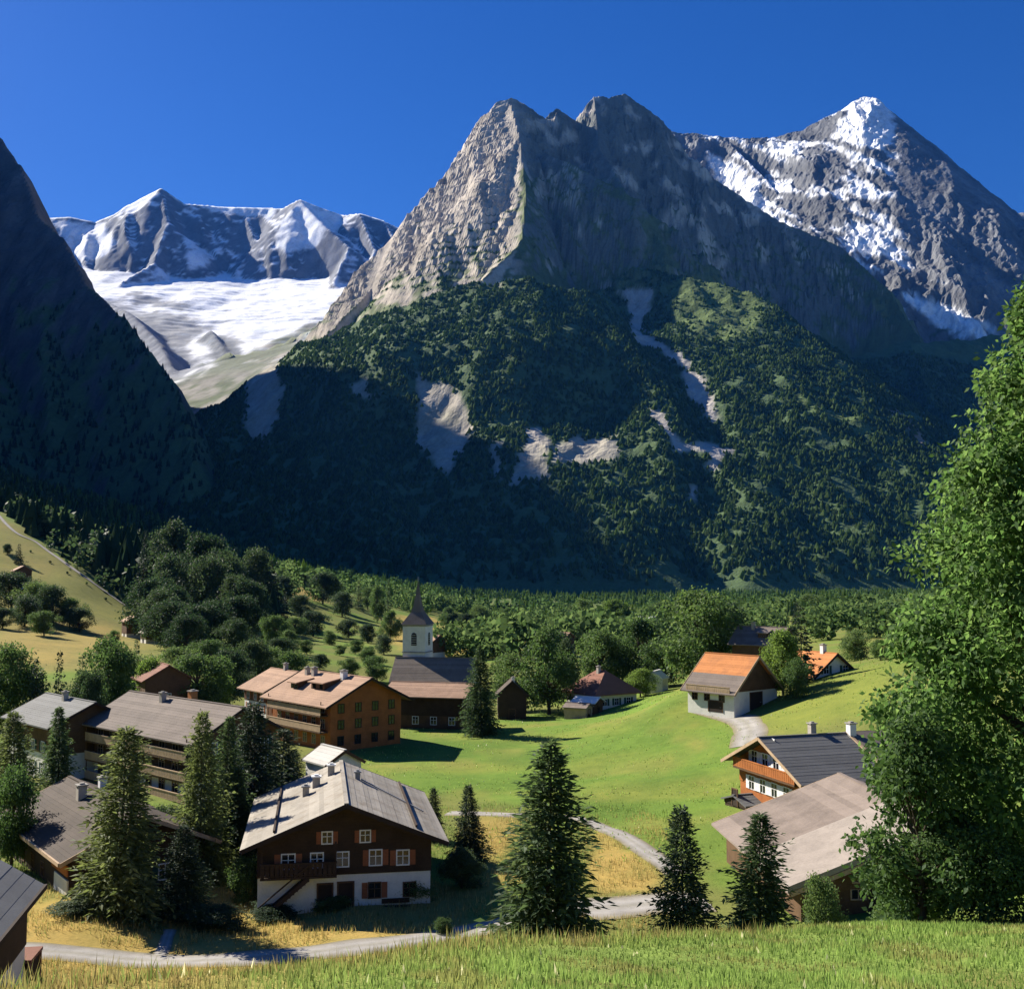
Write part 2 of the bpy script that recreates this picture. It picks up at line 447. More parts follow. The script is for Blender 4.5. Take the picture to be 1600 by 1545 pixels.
rock = lerp3(rock, np.array((0.140, 0.150, 0.135)), (1 - lf) * (0.95 - 0.75 * sstep(0.15, 0.55, n2 + 0.6 * n)))      # shade of the right-hand crags put into the rock colour
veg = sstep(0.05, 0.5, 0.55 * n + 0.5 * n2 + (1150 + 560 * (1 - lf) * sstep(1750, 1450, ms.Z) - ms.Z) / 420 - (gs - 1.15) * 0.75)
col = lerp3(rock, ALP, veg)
wood = sstep(0.1, 0.4, (980 - ms.Z) / 260 + 0.8 * n2 + 0.3 * n - (gs - 1.1) * 1.1)
cliff = np.zeros(ms.X.shape)
for k, pl in enumerate(([(645, 585), (700, 600), (730, 640), (735, 680), (700, 745), (650, 690)],
                        [(545, 600), (580, 595), (585, 620), (550, 615)],
                        [(765, 690), (790, 690), (780, 745), (768, 740)],
                        [(820, 675), (850, 670), (860, 740), (800, 760)],
                        [(860, 690), (960, 680), (960, 720), (870, 725)],
                        [(405, 560), (440, 570), (445, 610), (415, 690), (385, 680), (385, 610)])):
    cliff = np.maximum(cliff, ms.patch(pl, 10, 16, 60, k))
scar = np.zeros(ms.X.shape)
for k, pl in enumerate(([(970, 455), (1020, 450), (1015, 480), (1003, 500), (1015, 520), (985, 510), (985, 480)],
                        [(985, 512), (1015, 525), (1060, 550), (1085, 575), (1075, 580), (1030, 550), (985, 525)],
                        [(1065, 580), (1095, 580), (1120, 630), (1118, 660), (1100, 650), (1075, 620)],
                        [(1012, 640), (1030, 640), (1060, 690), (1110, 690), (1140, 700), (1120, 735), (1100, 730), (1110, 710), (1050, 705)],
                        [(1080, 765), (1090, 765), (1092, 785), (1083, 785)])):
    scar = np.maximum(scar, ms.patch(pl, 7, 12, 50, k))
mead = np.zeros(ms.X.shape)
for k, pl in enumerate(([(1238, 610), (1260, 625), (1370, 665), (1360, 675), (1290, 655), (1240, 630)],
                        [(1040, 445), (1110, 440), (1200, 475), (1180, 520), (1110, 540), (1050, 500)])):
    mead = np.maximum(mead, ms.patch(pl, 9, 14, 60, k))
col = lerp3(col, WOOD, wood)
col = lerp3(col, ROCK, cliff * (0.8 + 0.2 * n)); col = lerp3(col, SCREE, scar); col = lerp3(col, (0.10, 0.14, 0.045), mead)
for k, pl in enumerate(([(1375, 640), (1400, 640), (1450, 690), (1440, 705), (1415, 670)],)):
    col = lerp3(col, (0.25, 0.2, 0.15), ms.patch(pl, 8, 10, 60, k))
ms_wood = wood * (1 - np.maximum(np.maximum(cliff, scar), mead * 0.85)) * sstep(-20, 20, ms.Z)
massif_mat = mountain_mat('massif_rock', 0.025, 10.0, 0.35)
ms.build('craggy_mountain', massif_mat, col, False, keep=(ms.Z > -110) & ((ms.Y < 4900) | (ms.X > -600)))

# ------------------------------------------------------------------ shaded mountain wall on the left
lm = Relief(-4300, 200, 1250, 5200, 14.0)
lm.Z[:] = -120
lm.ridge([(-900, -300, 4700), (-500, -250, 4700), (-250, -105, 4650), (-120, 60, 4450), (-40, 172, 4280), (0, 214, 4150)], 1.6, 2.0)
lm.ridge([(0, 214, 4150), (35, 264, 4000), (60, 337, 3800), (100, 374, 3650), (135, 442, 3450), (190, 492, 3280),
          (230, 542, 3100), (270, 592, 2950), (292, 652, 2800), (305, 720, 2650)], 1.6, 1.15)
lm.ridge([(-2700, 4500, 2300), (-2450, 3300, 2000), (-2100, 2050, 1590), (-1980, 1780, 950), (-1920, 1520, 300)], 1.4, 1.4, world_=True)
gx, gy, gs = lm.slope()
lm.Z += sstep(10, 250, lm.D) * sstep(-60, 150, lm.Z) * (60 * ridged(lm.X / 350 + lm.Y / 700, lm.Z / 1500, 4, 81) - 100) + 10 * fbm(lm.X / 60, lm.Y / 60, 3, 84) * sstep(0, 40, lm.D)
lm.Z += 9 * fbm(lm.X / 70, lm.Y / 70, 3, 85)
gx, gy, gs = lm.slope()
n = fbm(lm.X / 120, lm.Z / 160, 4, 88)
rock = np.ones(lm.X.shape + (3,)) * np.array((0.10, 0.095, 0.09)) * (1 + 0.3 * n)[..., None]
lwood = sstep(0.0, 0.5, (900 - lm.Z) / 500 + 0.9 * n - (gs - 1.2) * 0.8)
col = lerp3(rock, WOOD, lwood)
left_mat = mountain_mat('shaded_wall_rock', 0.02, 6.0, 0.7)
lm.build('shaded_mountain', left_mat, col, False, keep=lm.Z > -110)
# ------------------------------------------------------------------ the ground the village stands on
def crest(u):                                  # how far the near slope runs before it steepens, by bearing
    return np.interp(u, [-1.2, -0.466, -0.27, -0.06, 0.23, 0.466, 1.0], [10, 13, 15, 21, 29, 38, 46])

_gp = [(0, 1500, 66), (-300, 1500, 62), (200, 1490, 70), (400, 1480, 70), (600, 1470, 72), (720, 1450, 74), (540, 1405, 82), (400, 1420, 82), (100, 1430, 74), (690, 1400, 84),
       (980, 1420, 79), (980, 1310, 100), (900, 1285, 107), (780, 1272, 110), (650, 1180, 150), (850, 1200, 140), (1000, 1250, 118), (850, 1122, 190),
       (1000, 1112, 178), (1060, 1075, 170), (1060, 1122, 155), (1130, 1130, 150), (1160, 1105, 158), (1190, 1100, 155), (1380, 1050, 150), (1500, 1030, 150), (1300, 1080, 150), (1250, 1120, 140),
       (1150, 1262, 110), (1250, 1272, 108), (1400, 1260, 100), (1200, 1430, 75), (1340, 1425, 75), (1500, 1400, 72), (1700, 1380, 70),
       (520, 1185, 147), (690, 1140, 172), (650, 1085, 250), (560, 1095, 225), (220, 1265, 113), (60, 1400, 82), (-200, 1400, 80), (-300, 1200, 130),
       (800, 1004, 400), (900, 1060, 260), (1150, 1055, 235), (1400, 1010, 260), (1400, 975, 480), (1700, 960, 480),
       (800, 965, 900), (800, 938, 1600), (1200, 938, 1500), (800, 926, 2500), (1300, 927, 2400), (1700, 930, 2000), (400, 930, 2500),
       (0, 962, 330), (0, 890, 420), (0, 800, 520), (120, 890, 440), (250, 987, 390), (170, 1012, 280), (0, 1025, 250), (-200, 1000, 260), (-300, 800, 450), (200, 940, 430),
       (350, 882, 650), (480, 922, 600), (430, 1002, 330), (550, 1003, 400), (600, 965, 600), (450, 952, 500), (550, 930, 760), (450, 905, 900), (300, 862, 1000),
       (0, 750, 1100), (100, 845, 850), (-300, 650, 1100), (200, 800, 1300), (400, 880, 1500), (600, 915, 1500)]
_C = np.array([at(*p)[:] for p in _gp])

def warp(x, y):
    r = np.hypot(x, y) + 1e-9
    k = np.arcsinh(r / 60.0) / r
    return x * k, y * k

def _tps_fit(C):
    wx, wy = warp(C[:, 0], C[:, 1]); nC = len(C)
    r2 = (wx[:, None] - wx[None]) ** 2 + (wy[:, None] - wy[None]) ** 2
    K = 0.5 * r2 * np.log(r2 + 1e-12) + np.eye(nC) * 0.004
    P = np.stack([np.ones(nC), wx, wy], 1)
    A = np.block([[K, P], [P.T, np.zeros((3, 3))]])
    w = np.linalg.solve(A, np.concatenate([C[:, 2], np.zeros(3)]))
    return wx, wy, w
_tx, _ty, _tw = _tps_fit(_C)

def village_z(x, y):
    sx, sy = warp(x, y); out = np.zeros(x.shape)
    for i in range(len(_tx)):
        r2 = (sx - _tx[i]) ** 2 + (sy - _ty[i]) ** 2
        out += _tw[i] * 0.5 * r2 * np.log(r2 + 1e-12)
    return out + _tw[-3] + _tw[-2] * sx + _tw[-1] * sy

def ground_z(x, y):
    x, y = np.asarray(x, float), np.asarray(y, float)
    yf = np.maximum(y, 0)
    u = x / np.maximum(yf, 4.0)
    c = crest(u)
    ex = np.maximum(yf - c, 0)
    near = -1.62 - 0.26 * y - 0.30 * (np.sqrt(ex * ex + 9) - 3) + 0.10 * fbm(x / 4.0, y / 4.0, 3, 90) + 0.25 * fbm(x / 15.0, y / 15.0, 2, 91) * sstep(3, 12, np.hypot(x, y))
    back = np.maximum(-y, 0)
    near = near - 0.00002 * np.minimum(back, 5000) ** 2
    v = np.where(y > 0, village_z(x, np.maximum(y, 1.0)), village_z(x, np.full_like(y, 1.0)))
    v = np.clip(v, -45, 260)
    front = sstep(20, 55, y)
    v = v * front + (-60) * (1 - front) + 0.25 * fbm(x / 14.0, y / 14.0, 3, 92) + 0.9 * fbm(x / 60.0, y / 60.0, 2, 93) * sstep(150, 400, y)
    k = 1.2
    d = near - v
    return 0.5 * (near + v + np.sqrt(d * d + k * k))

def polar_rings():
    a = [-180 + 5 * i for i in range(27)]            # behind and beside: coarse
    a += list(np.arange(-45, 45.01, 0.3))
    a += [50 + 5 * i for i in range(26)]
    th = np.radians(np.array(a))
    r = np.concatenate([[0.4], 0.8 * 1.023 ** np.arange(0, 400)])
    return th, r[r < 5200]
_th, _r = polar_rings()
_TH, _R = np.meshgrid(_th, _r)
gX, gY = np.sin(_TH) * _R, np.cos(_TH) * _R
gZ = ground_z(gX, gY)
_gv = np.stack([gX, gY, gZ], -1).reshape(-1, 3)
_nt, _nr = len(_th), len(_r)
_i = np.arange(_nt)[None, :] + np.arange(_nr - 1)[:, None] * _nt
_j = (np.arange(_nt)[None, :] + 1) % _nt + np.arange(_nr - 1)[:, None] * _nt
_gf = np.stack([_i, _i + _nt, _j + _nt, _j], -1).reshape(-1, 4)
GBVH = BVHTree.FromPolygons(_gv.tolist(), _gf.tolist())

def gz(x, y):
    h = GBVH.ray_cast(Vector((x, y, 3000)), Vector((0, 0, -1)))
    return h[0].z if h[0] is not None else -30.0

def ghit(px, py):
    """where a pixel's line of sight meets the ground"""
    d = at(px, py, 1.0).normalized()
    h = GBVH.ray_cast(Vector((0, 0, 0)), d)
    return h[0] if h[0] is not None else at(px, py, 2000)

def zone(pix, soft, wob=2.0, wl=9.0, seed=0):
    """soft mask on the map, outlined by ground points"""
    P = [ghit(*p) for p in pix]
    x = gX + fbm(gX / wl, gY / wl, 3, seed + 101) * wob
    y = gY + fbm(gX / wl, gY / wl, 3, seed + 131) * wob
    ins = np.zeros(x.shape, bool); dist = np.full(x.shape, 1e9)
    for a, b in zip(P, P[1:] + P[:1]):
        c = ((a.y > y) != (b.y > y)) & (x < (b.x - a.x) * (y - a.y) / ((b.y - a.y) or 1e-9) + a.x)
        ins ^= c
        dx, dy = b.x - a.x, b.y - a.y
        t = np.clip(((x - a.x) * dx + (y - a.y) * dy) / (dx * dx + dy * dy + 1e-9), 0, 1)
        dist = np.minimum(dist, np.hypot(x - a.x - t * dx, y - a.y - t * dy))
    return sstep(-soft, soft, np.where(ins, dist, -dist))

GREEN = (0.125, 0.190, 0.035); LUSH = (0.100, 0.165, 0.032); DRY = (0.350, 0.250, 0.075); OLIVE = (0.150, 0.165, 0.045)
FARG = (0.085, 0.120, 0.045)
rr = np.hypot(gX, gY)
gcol = np.ones(gX.shape + (3,)) * np.array(OLIVE)
n1 = fbm(gX / 22, gY / 22, 4, 140); n2 = fbm(gX / 6, gY / 6, 3, 144)
gcol = lerp3(gcol, GREEN, sstep(-0.1, 0.5, n1 + 0.2 * n2))
nearhill = 1 - sstep(46, 54, rr)
gcol = lerp3(gcol, (0.175, 0.245, 0.055), nearhill)
gcol = lerp3(gcol, (0.17, 0.175, 0.05), nearhill * sstep(0.1, 0.6, fbm(gX / 3.0, gY / 3.0, 3, 146)))
# dry verge along the brow of the near slope
br = np.exp(-((gY - crest(gX / np.maximum(gY, 4)) - 3.0) / 3.5) ** 2) * (gY > 5) * (1 - sstep(0.18, 0.32, gX / np.maximum(gY, 4)))
gcol = lerp3(gcol, (0.30, 0.24, 0.085), 0.85 * br)
dry = np.zeros(gX.shape)
for k, (pl, sf, wb) in enumerate((([(-200, 1545), (-200, 1400), (100, 1400), (380, 1380), (760, 1390), (740, 1470), (300, 1560)], 2.0, 3.0),
                   ([(930, 1290), (1030, 1360), (1020, 1390), (940, 1400), (920, 1380)], 1.0, 1.0),
                   ([(740, 1275), (800, 1285), (800, 1380), (750, 1390)], 1.0, 1.5),
                   ([(0, 972), (160, 975), (200, 1000), (100, 1035), (0, 1035)], 4.0, 5.0),
                   ([(345, 875), (440, 905), (440, 915), (350, 890)], 5.0, 5.0),
                   ([(450, 915), (520, 935), (500, 940), (455, 930)], 5.0, 5.0),
                   ([(600, 960), (680, 965), (700, 1000), (840, 1010), (860, 990), (700, 1030), (620, 1010)], 5.0, 6.0),
                   ([(1050, 1150), (1110, 1150), (1110, 1175), (1060, 1170)], 2.0, 2.0),
                   ([(920, 1225), (1010, 1225), (1000, 1250), (930, 1250)], 3.0, 3.0),
                   ([(1040, 1085), (1070, 1075), (1080, 1130), (1050, 1130)], 3.0, 2.0))):
    w = zone(pl, sf, wb, 9.0 if sf < 4 else 30.0, k) * (0.92, 0.95, 0.8, 1.0, 0.9, 1.0, 0.8, 0.6, 0.35, 0.5)[k]
    dry = np.maximum(dry, w)
gcol = lerp3(gcol, DRY, np.clip(dry * (1 + 0.25 * n2), 0, 1))
mead = zone([(560, 1180), (730, 1130), (870, 1112), (1060, 1075), (1180, 1140), (1150, 1250), (1110, 1290), (1030, 1310), (900, 1270), (640, 1240)], 2.5, 3.0, 12.0, 5)
gcol = lerp3(gcol, (0.122, 0.198, 0.034), mead * 0.92 * (1 - 0.75 * dry))
gcol = lerp3(gcol, (0.19, 0.215, 0.045), mead * 0.7 * sstep(-0.05, 0.5, fbm(gX / 34 + gY / 80, gY / 16, 3, 150)))
gcol = lerp3(gcol, (0.24, 0.20, 0.06), mead * 0.4 * sstep(0.2, 0.6, fbm(gX / 11, gY / 9, 3, 153)))
gcol = lerp3(gcol, (0.085, 0.145, 0.028), mead * 0.5 * sstep(0.15, 0.55, fbm(gX / 15 + 9, gY / 24, 3, 156)))
hillr = zone([(1180, 1110), (1250, 1070), (1400, 1030), (1400, 1110), (1250, 1140), (1190, 1140)], 2.0, 2.0, 9.0, 6)
gcol = lerp3(gcol, (0.16, 0.19, 0.04), hillr)
hill_all = zone([(-200, 720), (0, 806), (60, 850), (120, 893), (180, 935), (240, 975), (262, 1000), (200, 1045), (-200, 1060)], 5.0, 5.0, 25.0, 8)
gcol = lerp3(gcol, (0.23, 0.195, 0.062), 0.7 * hill_all)
slopef = zone([(90, 890), (210, 945), (240, 985), (160, 965), (120, 950), (80, 910)], 4.0, 4.0, 25.0, 7)
gcol = lerp3(gcol, (0.20, 0.20, 0.055), slopef)
gcol = lerp3(gcol, FARG, sstep(900, 1500, rr) * 0.7)

t = NT('meadow_grass')
c = t.coord('Object')
vc = t.n('ShaderNodeVertexColor', layer_name='Col').outputs[0]
na = t.noise(0.55, 7, 0.75, c); nb = t.noise(5.0, 4, 0.7, c); nc = t.noise(0.06, 4, 0.6, c)
k = t.math('ADD', t.math('MULTIPLY', na, 0.55), t.math('ADD', t.math('MULTIPLY', nb, 0.3), t.math('MULTIPLY', nc, 0.45)))
f = t.ramp(k, [(0.46, (0.66, 0.72, 0.64)), (0.63, (1, 1, 1)), (0.80, (1.3, 1.2, 1.12))])
t.bump(k, 0.7, 0.25)
meadow_mat = t.base(t.mix(1.0, vc, f, 'MULTIPLY'), 0.95, 0.05)
ground = np_mesh('ground', _gv, _gf, meadow_mat, True, gcol.reshape(-1, 3))
tag(ground, kind='structure')

# ------------------------------------------------------------------ lanes and paths
t = NT('lane_surface')
c = t.coord('Object')
k = t.math('ADD', t.math('MULTIPLY', t.noise(0.7, 5, 0.65, c), 0.6), t.math('MULTIPLY', t.noise(14, 3, 0.6, c), 0.4))
t.bump(k, 0.4, 0.04)
lane_col = t.ramp(k, [(0.35, (0.66, 0.66, 0.66)), (0.55, (0.95, 0.95, 0.95)), (0.75, (1.15, 1.14, 1.12))])
lane_mat = t.base(t.mix(1.0, t.n('ShaderNodeVertexColor', layer_name='Col').outputs[0], lane_col, 'MULTIPLY'), 0.9, 0.1)

def ribbon(name, pts, width, mat, lift=0.05, n=60):
    """a strip laid on the ground along points of the map"""
    P = [Vector((p[0], p[1], 0)) for p in pts]
    Q = []
    for i in range(len(P) - 1):
        p0, p1, p2, p3 = P[max(i - 1, 0)], P[i], P[i + 1], P[min(i + 2, len(P) - 1)]
        m = max(3, int(n / (len(P) - 1)))
        for j in range(m + (i == len(P) - 2)):
            s = j / m
            Q.append(0.5 * ((2 * p1) + (p2 - p0) * s + (2 * p0 - 5 * p1 + 4 * p2 - p3) * s * s + (3 * p1 - p0 - 3 * p2 + p3) * s ** 3))
    V = []; F = []; CC = []
    K = 6
    tone = [(0.22, 0.19, 0.10), (0.29, 0.265, 0.225), (0.36, 0.34, 0.31), (0.30, 0.28, 0.235), (0.36, 0.34, 0.31), (0.29, 0.265, 0.225), (0.22, 0.19, 0.10)]
    for i, q in enumerate(Q):
        d = (Q[min(i + 1, len(Q) - 1)] - Q[max(i - 1, 0)]).normalized(); nrm = Vector((-d.y, d.x, 0))
        w = width * (1 + 0.05 * math.sin(i * 0.43) + 0.04 * math.sin(i * 0.21 + 1))
        for k2 in range(K + 1):
            e = q + nrm * w * (k2 / K - 0.5)
            V.append((e.x, e.y, gz(e.x, e.y) + lift - (0.045 if k2 in (0, K) else 0))); CC.append(tone[k2])
    for i in range(len(Q) - 1):
        for k2 in range(K):
            a = i * (K + 1) + k2
            F.append((a, a + 1, a + K + 2, a + K + 1))
    o = np_mesh(name, np.array(V), np.array(F), mat, True, np.array(CC))
    return tag(o, kind='structure')

G = lambda px, py: ghit(px, py)
ribbon('lane', [at(-260, 1455, 70)[:], G(-60, 1478)[:], G(60, 1486)[:], G(200, 1499)[:], G(340, 1500)[:], G(470, 1490)[:], G(600, 1474)[:], G(740, 1453)[:],
                (at(850, 1440, 77).x, 77.5), (at(985, 1425, 79).x, 79.5), (at(1100, 1425, 80).x, 78)], 3.1, lane_mat, 0.06, 110)
ribbon('path', [G(700, 1270)[:], G(800, 1273)[:], G(900, 1278)[:], G(960, 1300)[:], G(1010, 1330)[:], G(1060, 1365)[:]], 2.3, lane_mat, 0.05, 60)
ribbon('forecourt', [(at(980, 1420, 79).x - 3.2, 78.5), (at(980, 1420, 79).x + 1, 79.5), (at(1040, 1420, 79).x + 3, 80)], 6.0, lane_mat, 0.075, 24)
ribbon('farm_track', [G(1095, 1106)[:], G(1130, 1118)[:], G(1160, 1125)[:], G(1172, 1142)[:], G(1165, 1165)[:]], 4.2, lane_mat, 0.05, 40)
ribbon('footpath', [G(247, 1496)[:], G(256, 1480)[:], G(262, 1462)[:], G(266, 1452)[:]], 0.9, lane_mat, 0.05, 20)
ribbon('hill_road', [G(258, 992)[:], G(225, 965)[:], G(180, 935)[:], G(120, 893)[:], G(60, 850)[:], G(0, 808)[:], G(-60, 770)[:]], 1.8, lane_mat, 0.25, 60)
# ------------------------------------------------------------------ plants
def leaf_mat(name, c0, c1, c2, transl=0.30, spec=0.2):
    t = NT(name)
    g = t.n('ShaderNodeNewGeometry').outputs['Random Per Island']
    cc = t.coord('Object')
    n = t.math('ADD', t.math('MULTIPLY', t.noise(0.55, 3, 0.6, cc), 0.55), t.math('MULTIPLY', t.noise(0.06, 2, 0.5, cc), 0.45))
    oi = t.n('ShaderNodeObjectInfo').outputs['Random']
    k = t.math('ADD', t.math('MULTIPLY', g, 0.5), t.math('ADD', t.math('MULTIPLY', n, 0.45), t.math('MULTIPLY', t.math('SUBTRACT', oi, 0.5), 0.4)))
    col = t.ramp(k, [(0.12, c0), (0.48, c1), (0.9, c2)])
    t.base(col, 0.65, spec)
    tr = t.n('ShaderNodeBsdfTranslucent'); t.l(t.mix(1.0, col, (1.55, 1.5, 1.25), 'MULTIPLY'), tr.inputs['Color'])
    mx = t.n('ShaderNodeMixShader'); mx.inputs[0].default_value = transl
    t.l(t.b.outputs[0], mx.inputs[1]); t.l(tr.outputs[0], mx.inputs[2]); t.l(mx.outputs[0], t.out.inputs[0])
    return t.m
needle_mat = leaf_mat('spruce_needles', (0.026, 0.052, 0.024), (0.066, 0.108, 0.046), (0.122, 0.165, 0.070), 0.45)
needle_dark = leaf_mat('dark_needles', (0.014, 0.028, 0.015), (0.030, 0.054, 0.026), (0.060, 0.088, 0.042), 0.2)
needle_olive = leaf_mat('olive_needles', (0.040, 0.062, 0.022), (0.094, 0.126, 0.044), (0.156, 0.190, 0.070), 0.48)
leaf_bright = leaf_mat('fresh_leaves', (0.065, 0.120, 0.024), (0.125, 0.200, 0.042), (0.200, 0.275, 0.075), 0.5)
leaf_maple = leaf_mat('maple_leaves', (0.038, 0.090, 0.026), (0.092, 0.170, 0.050), (0.165, 0.245, 0.085), 0.58)
leaf_mid = leaf_mat('green_leaves', (0.038, 0.080, 0.024), (0.080, 0.138, 0.042), (0.140, 0.195, 0.066), 0.42)
leaf_dark = leaf_mat('dark_leaves', (0.018, 0.040, 0.018), (0.040, 0.074, 0.031), (0.080, 0.115, 0.050), 0.35)
t = NT('bark')
k = t.noise(3.0, 5, 0.65, t.coord('Object', (1, 1, 0.25)))
t.bump(k, 0.8, 0.05)
bark_mat = t.base(t.ramp(k, [(0.3, (0.035, 0.027, 0.020)), (0.6, (0.085, 0.066, 0.050)), (0.8, (0.13, 0.105, 0.08))]), 0.95, 0.1)

def tube_np(path, rad, sides=7):
    path = np.array(path, float); V = []; F = []
    for i, p in enumerate(path):
        d = path[min(i + 1, len(path) - 1)] - path[max(i - 1, 0)]
        d /= np.linalg.norm(d) + 1e-9
        a = np.cross(d, (0.31, 0.95, 0.1)); a /= np.linalg.norm(a) + 1e-9
        b = np.cross(d, a)
        for k in range(sides):
            w = 2 * math.pi * k / sides
            V.append(p + rad[i] * (a * math.cos(w) + b * math.sin(w)))
    for i in range(len(path) - 1):
        for k in range(sides):
            F.append((i * sides + k, i * sides + (k + 1) % sides, (i + 1) * sides + (k + 1) % sides, (i + 1) * sides + k))
    return np.array(V), np.array(F)

def join_np(parts):
    V = []; F = []; n = 0
    for v, f in parts:
        V.append(v); F.append(np.asarray(f) + n); n += len(v)
    return np.concatenate(V), np.concatenate(F)

def cards(pos, ax, up, L, W, bend=0.0):
    """leaf cards: each a diamond of four corners along ax, width along up"""
    n = len(pos)
    a = pos; b = pos + ax * (L * 0.45)[:, None] + up * (W * 0.5)[:, None]
    c = pos + ax * L[:, None] - np.array([0, 0, 1.0]) * (bend * L)[:, None] if np.ndim(bend) else pos + ax * L[:, None] - np.array([0, 0, bend]) * L[:, None]
    d = pos + ax * (L * 0.45)[:, None] - up * (W * 0.5)[:, None]
    V = np.stack([a, b, c, d], 1).reshape(-1, 3)
    F = np.arange(4 * n).reshape(n, 4)
    return V, F

def unit(v):
    return v / (np.linalg.norm(v, axis=-1, keepdims=True) + 1e-9)

def spruce_data(H, R, seed, whorls=40, per=11, fr=8, power=0.85, droop=0.35, ragged=0.25, card=1.0, wid=0.30):
    """trunk and needle meshes of a conifer, height H, radius R at the foot"""
    rs = np.random.RandomState(seed)
    zs = np.linspace(0, H * 0.99, 12)
    bend = np.cumsum(rs.randn(12, 2) * 0.015 * H / 12, 0)
    tv, tf = tube_np([(bend[i, 0], bend[i, 1], z) for i, z in enumerate(zs)], [max(0.012 * H * (1 - z / H) ** 0.8, 0.015) * 1.15 for z in zs], 8)
    P = []; A = []; U = []; LL = []; WW = []
    for w in range(whorls):
        s = (w + rs.rand() * 0.8) / whorls
        z = H * (0.03 + 0.955 * s ** 0.94)
        r0 = R * (1 - (z / H)) ** power * (0.86 + 0.14 * math.cos(w * 2.1)) + 0.03 * R
        nb = max(4, int(per * (0.5 + 0.5 * (1 - s))))
        ph = rs.rand() * 6.28
        for b in range(nb):
            az = ph + 6.283 * (b + rs.rand() * 0.7) / nb
            r = r0 * (1 + ragged * rs.randn())
            r *= 1 + 0.22 * math.sin(az * 2 + seed + 4.0 * s) + 0.20 * math.sin(az * 3 + 13 * s + seed * 2)
            if rs.rand() < 0.10: continue
            r = max(r, 0.1 * R * (1 - s) + 0.06)
            d = np.array([math.cos(az), math.sin(az), 0])
            m = max(2, int(fr * (0.35 + 0.65 * r / R)))
            q = (np.arange(m) + rs.rand(m)) / m
            q = 0.18 + 0.82 * q
            rise = 0.10 + 0.5 * s
            pz = z + r * (rise * q - droop * (1 - 0.75 * s) * q ** 1.6) + rs.randn(m) * 0.03 * R
            pos = d[None] * (r * q)[:, None]; pos[:, 2] = pz
            side = np.array([-d[1], d[0], 0])
            sg = rs.choice([-1, 1], m) * (0.35 + 0.6 * rs.rand(m))
            ax = unit(d[None] * 0.85 + side[None] * sg[:, None] + np.array([0, 0, 1.0])[None] * (rs.randn(m) * 0.22 - 0.18 + 0.45 * s)[:, None])
            up = unit(np.cross(ax, np.array([0, 0, 1.0]) + rs.randn(m, 3) * 0.55))
            l = (0.13 + 0.14 * rs.rand(m)) * R * card * (0.6 + 0.4 * (1 - s)) + 0.05
            P.append(pos); A.append(ax); U.append(up); LL.append(l); WW.append(l * wid * (0.8 + 0.5 * rs.rand(m)))
    # leader
    m = 14
    q = np.linspace(0.93, 1.0, m)
    az = rs.rand(m) * 6.28
    P.append(np.stack([0 * q + bend[-1, 0], 0 * q + bend[-1, 1], q * H], 1))
    A.append(unit(np.stack([np.cos(az) * 0.6, np.sin(az) * 0.6, 0.9 + 0 * q], 1))); U.append(unit(np.stack([-np.sin(az), np.cos(az), 0 * q], 1)))
    LL.append(np.full(m, 0.03 * H)); WW.append(np.full(m, 0.012 * H))
    P, A, U, LL, WW = map(np.concatenate, (P, A, U, LL, WW))
    return (tv, tf), cards(P, A, U, LL, WW, 0.12)

def broad_data(H, seed, lobes, leaf=0.3, per=260, trunk_r=0.25, base=0.2, fill=0.35):
    """trunk with limbs, and leaf cards spread through the lobes; lobes: (x, y, z, radius) within the crown"""
    rs = np.random.RandomState(seed)
    parts = []
    top = max(l[2] for l in lobes)
    zs = np.linspace(0, top * 0.9, 9)
    wob = np.cumsum(rs.randn(9, 2) * 0.02 * H / 9, 0)
    cxy = np.mean([[l[0], l[1]] for l in lobes], 0)
    tp = [(wob[i, 0] + cxy[0] * (z / H), wob[i, 1] + cxy[1] * (z / H), z) for i, z in enumerate(zs)]
    parts.append(tube_np(tp, [trunk_r * (1 - 0.85 * z / (top * 0.9)) for z in zs], 8))
    for l in lobes[:40]:
        z0 = max(base * H, min(l[2] * 0.6, top * 0.8)); k = z0 / (top * 0.9) * 8; i = min(int(k), 7)
        s = np.array(tp[i]) + (np.array(tp[i + 1]) - np.array(tp[i])) * (k - i)
        e = np.array(l[:3]); m = (s + e) / 2 + np.array([0, 0, -0.06 * np.linalg.norm(e - s)])
        parts.append(tube_np([s, m, e], [trunk_r * 0.32, trunk_r * 0.2, trunk_r * 0.07], 5))
    P = []; A = []; U = []; S = []
    for (x, y, z, r) in lobes:
        n = int(per * (r / 1.0) ** 1.6) + 20
        # leaves sit on twigs: small clusters on the lobe's skin
        nt = max(6, n // 7)
        d = unit(rs.randn(nt, 3)); rad = r * (fill + (1 - fill) * rs.rand(nt) ** 0.45)
        tw = np.array([x, y, z]) + d * rad[:, None] * np.array([1, 1, 0.82])
        tw += rs.randn(nt, 3) * 0.07 * r
        k = rs.randint(0, nt, n)
        pos = tw[k] + rs.randn(n, 3) * leaf * 0.9
        ax = unit(d[k] * 0.7 + rs.randn(n, 3) * 0.75 + np.array([0, 0, -0.25]))
        up = unit(np.cross(ax, rs.randn(n, 3) * 0.8 + d[k]))
        P.append(pos); A.append(ax); U.append(up); S.append(leaf * (0.65 + 0.7 * rs.rand(n)))
    P, A, U, S = map(np.concatenate, (P, A, U, S))
    return join_np(parts), cards(P, A, U, S, S * 0.62, 0.12)

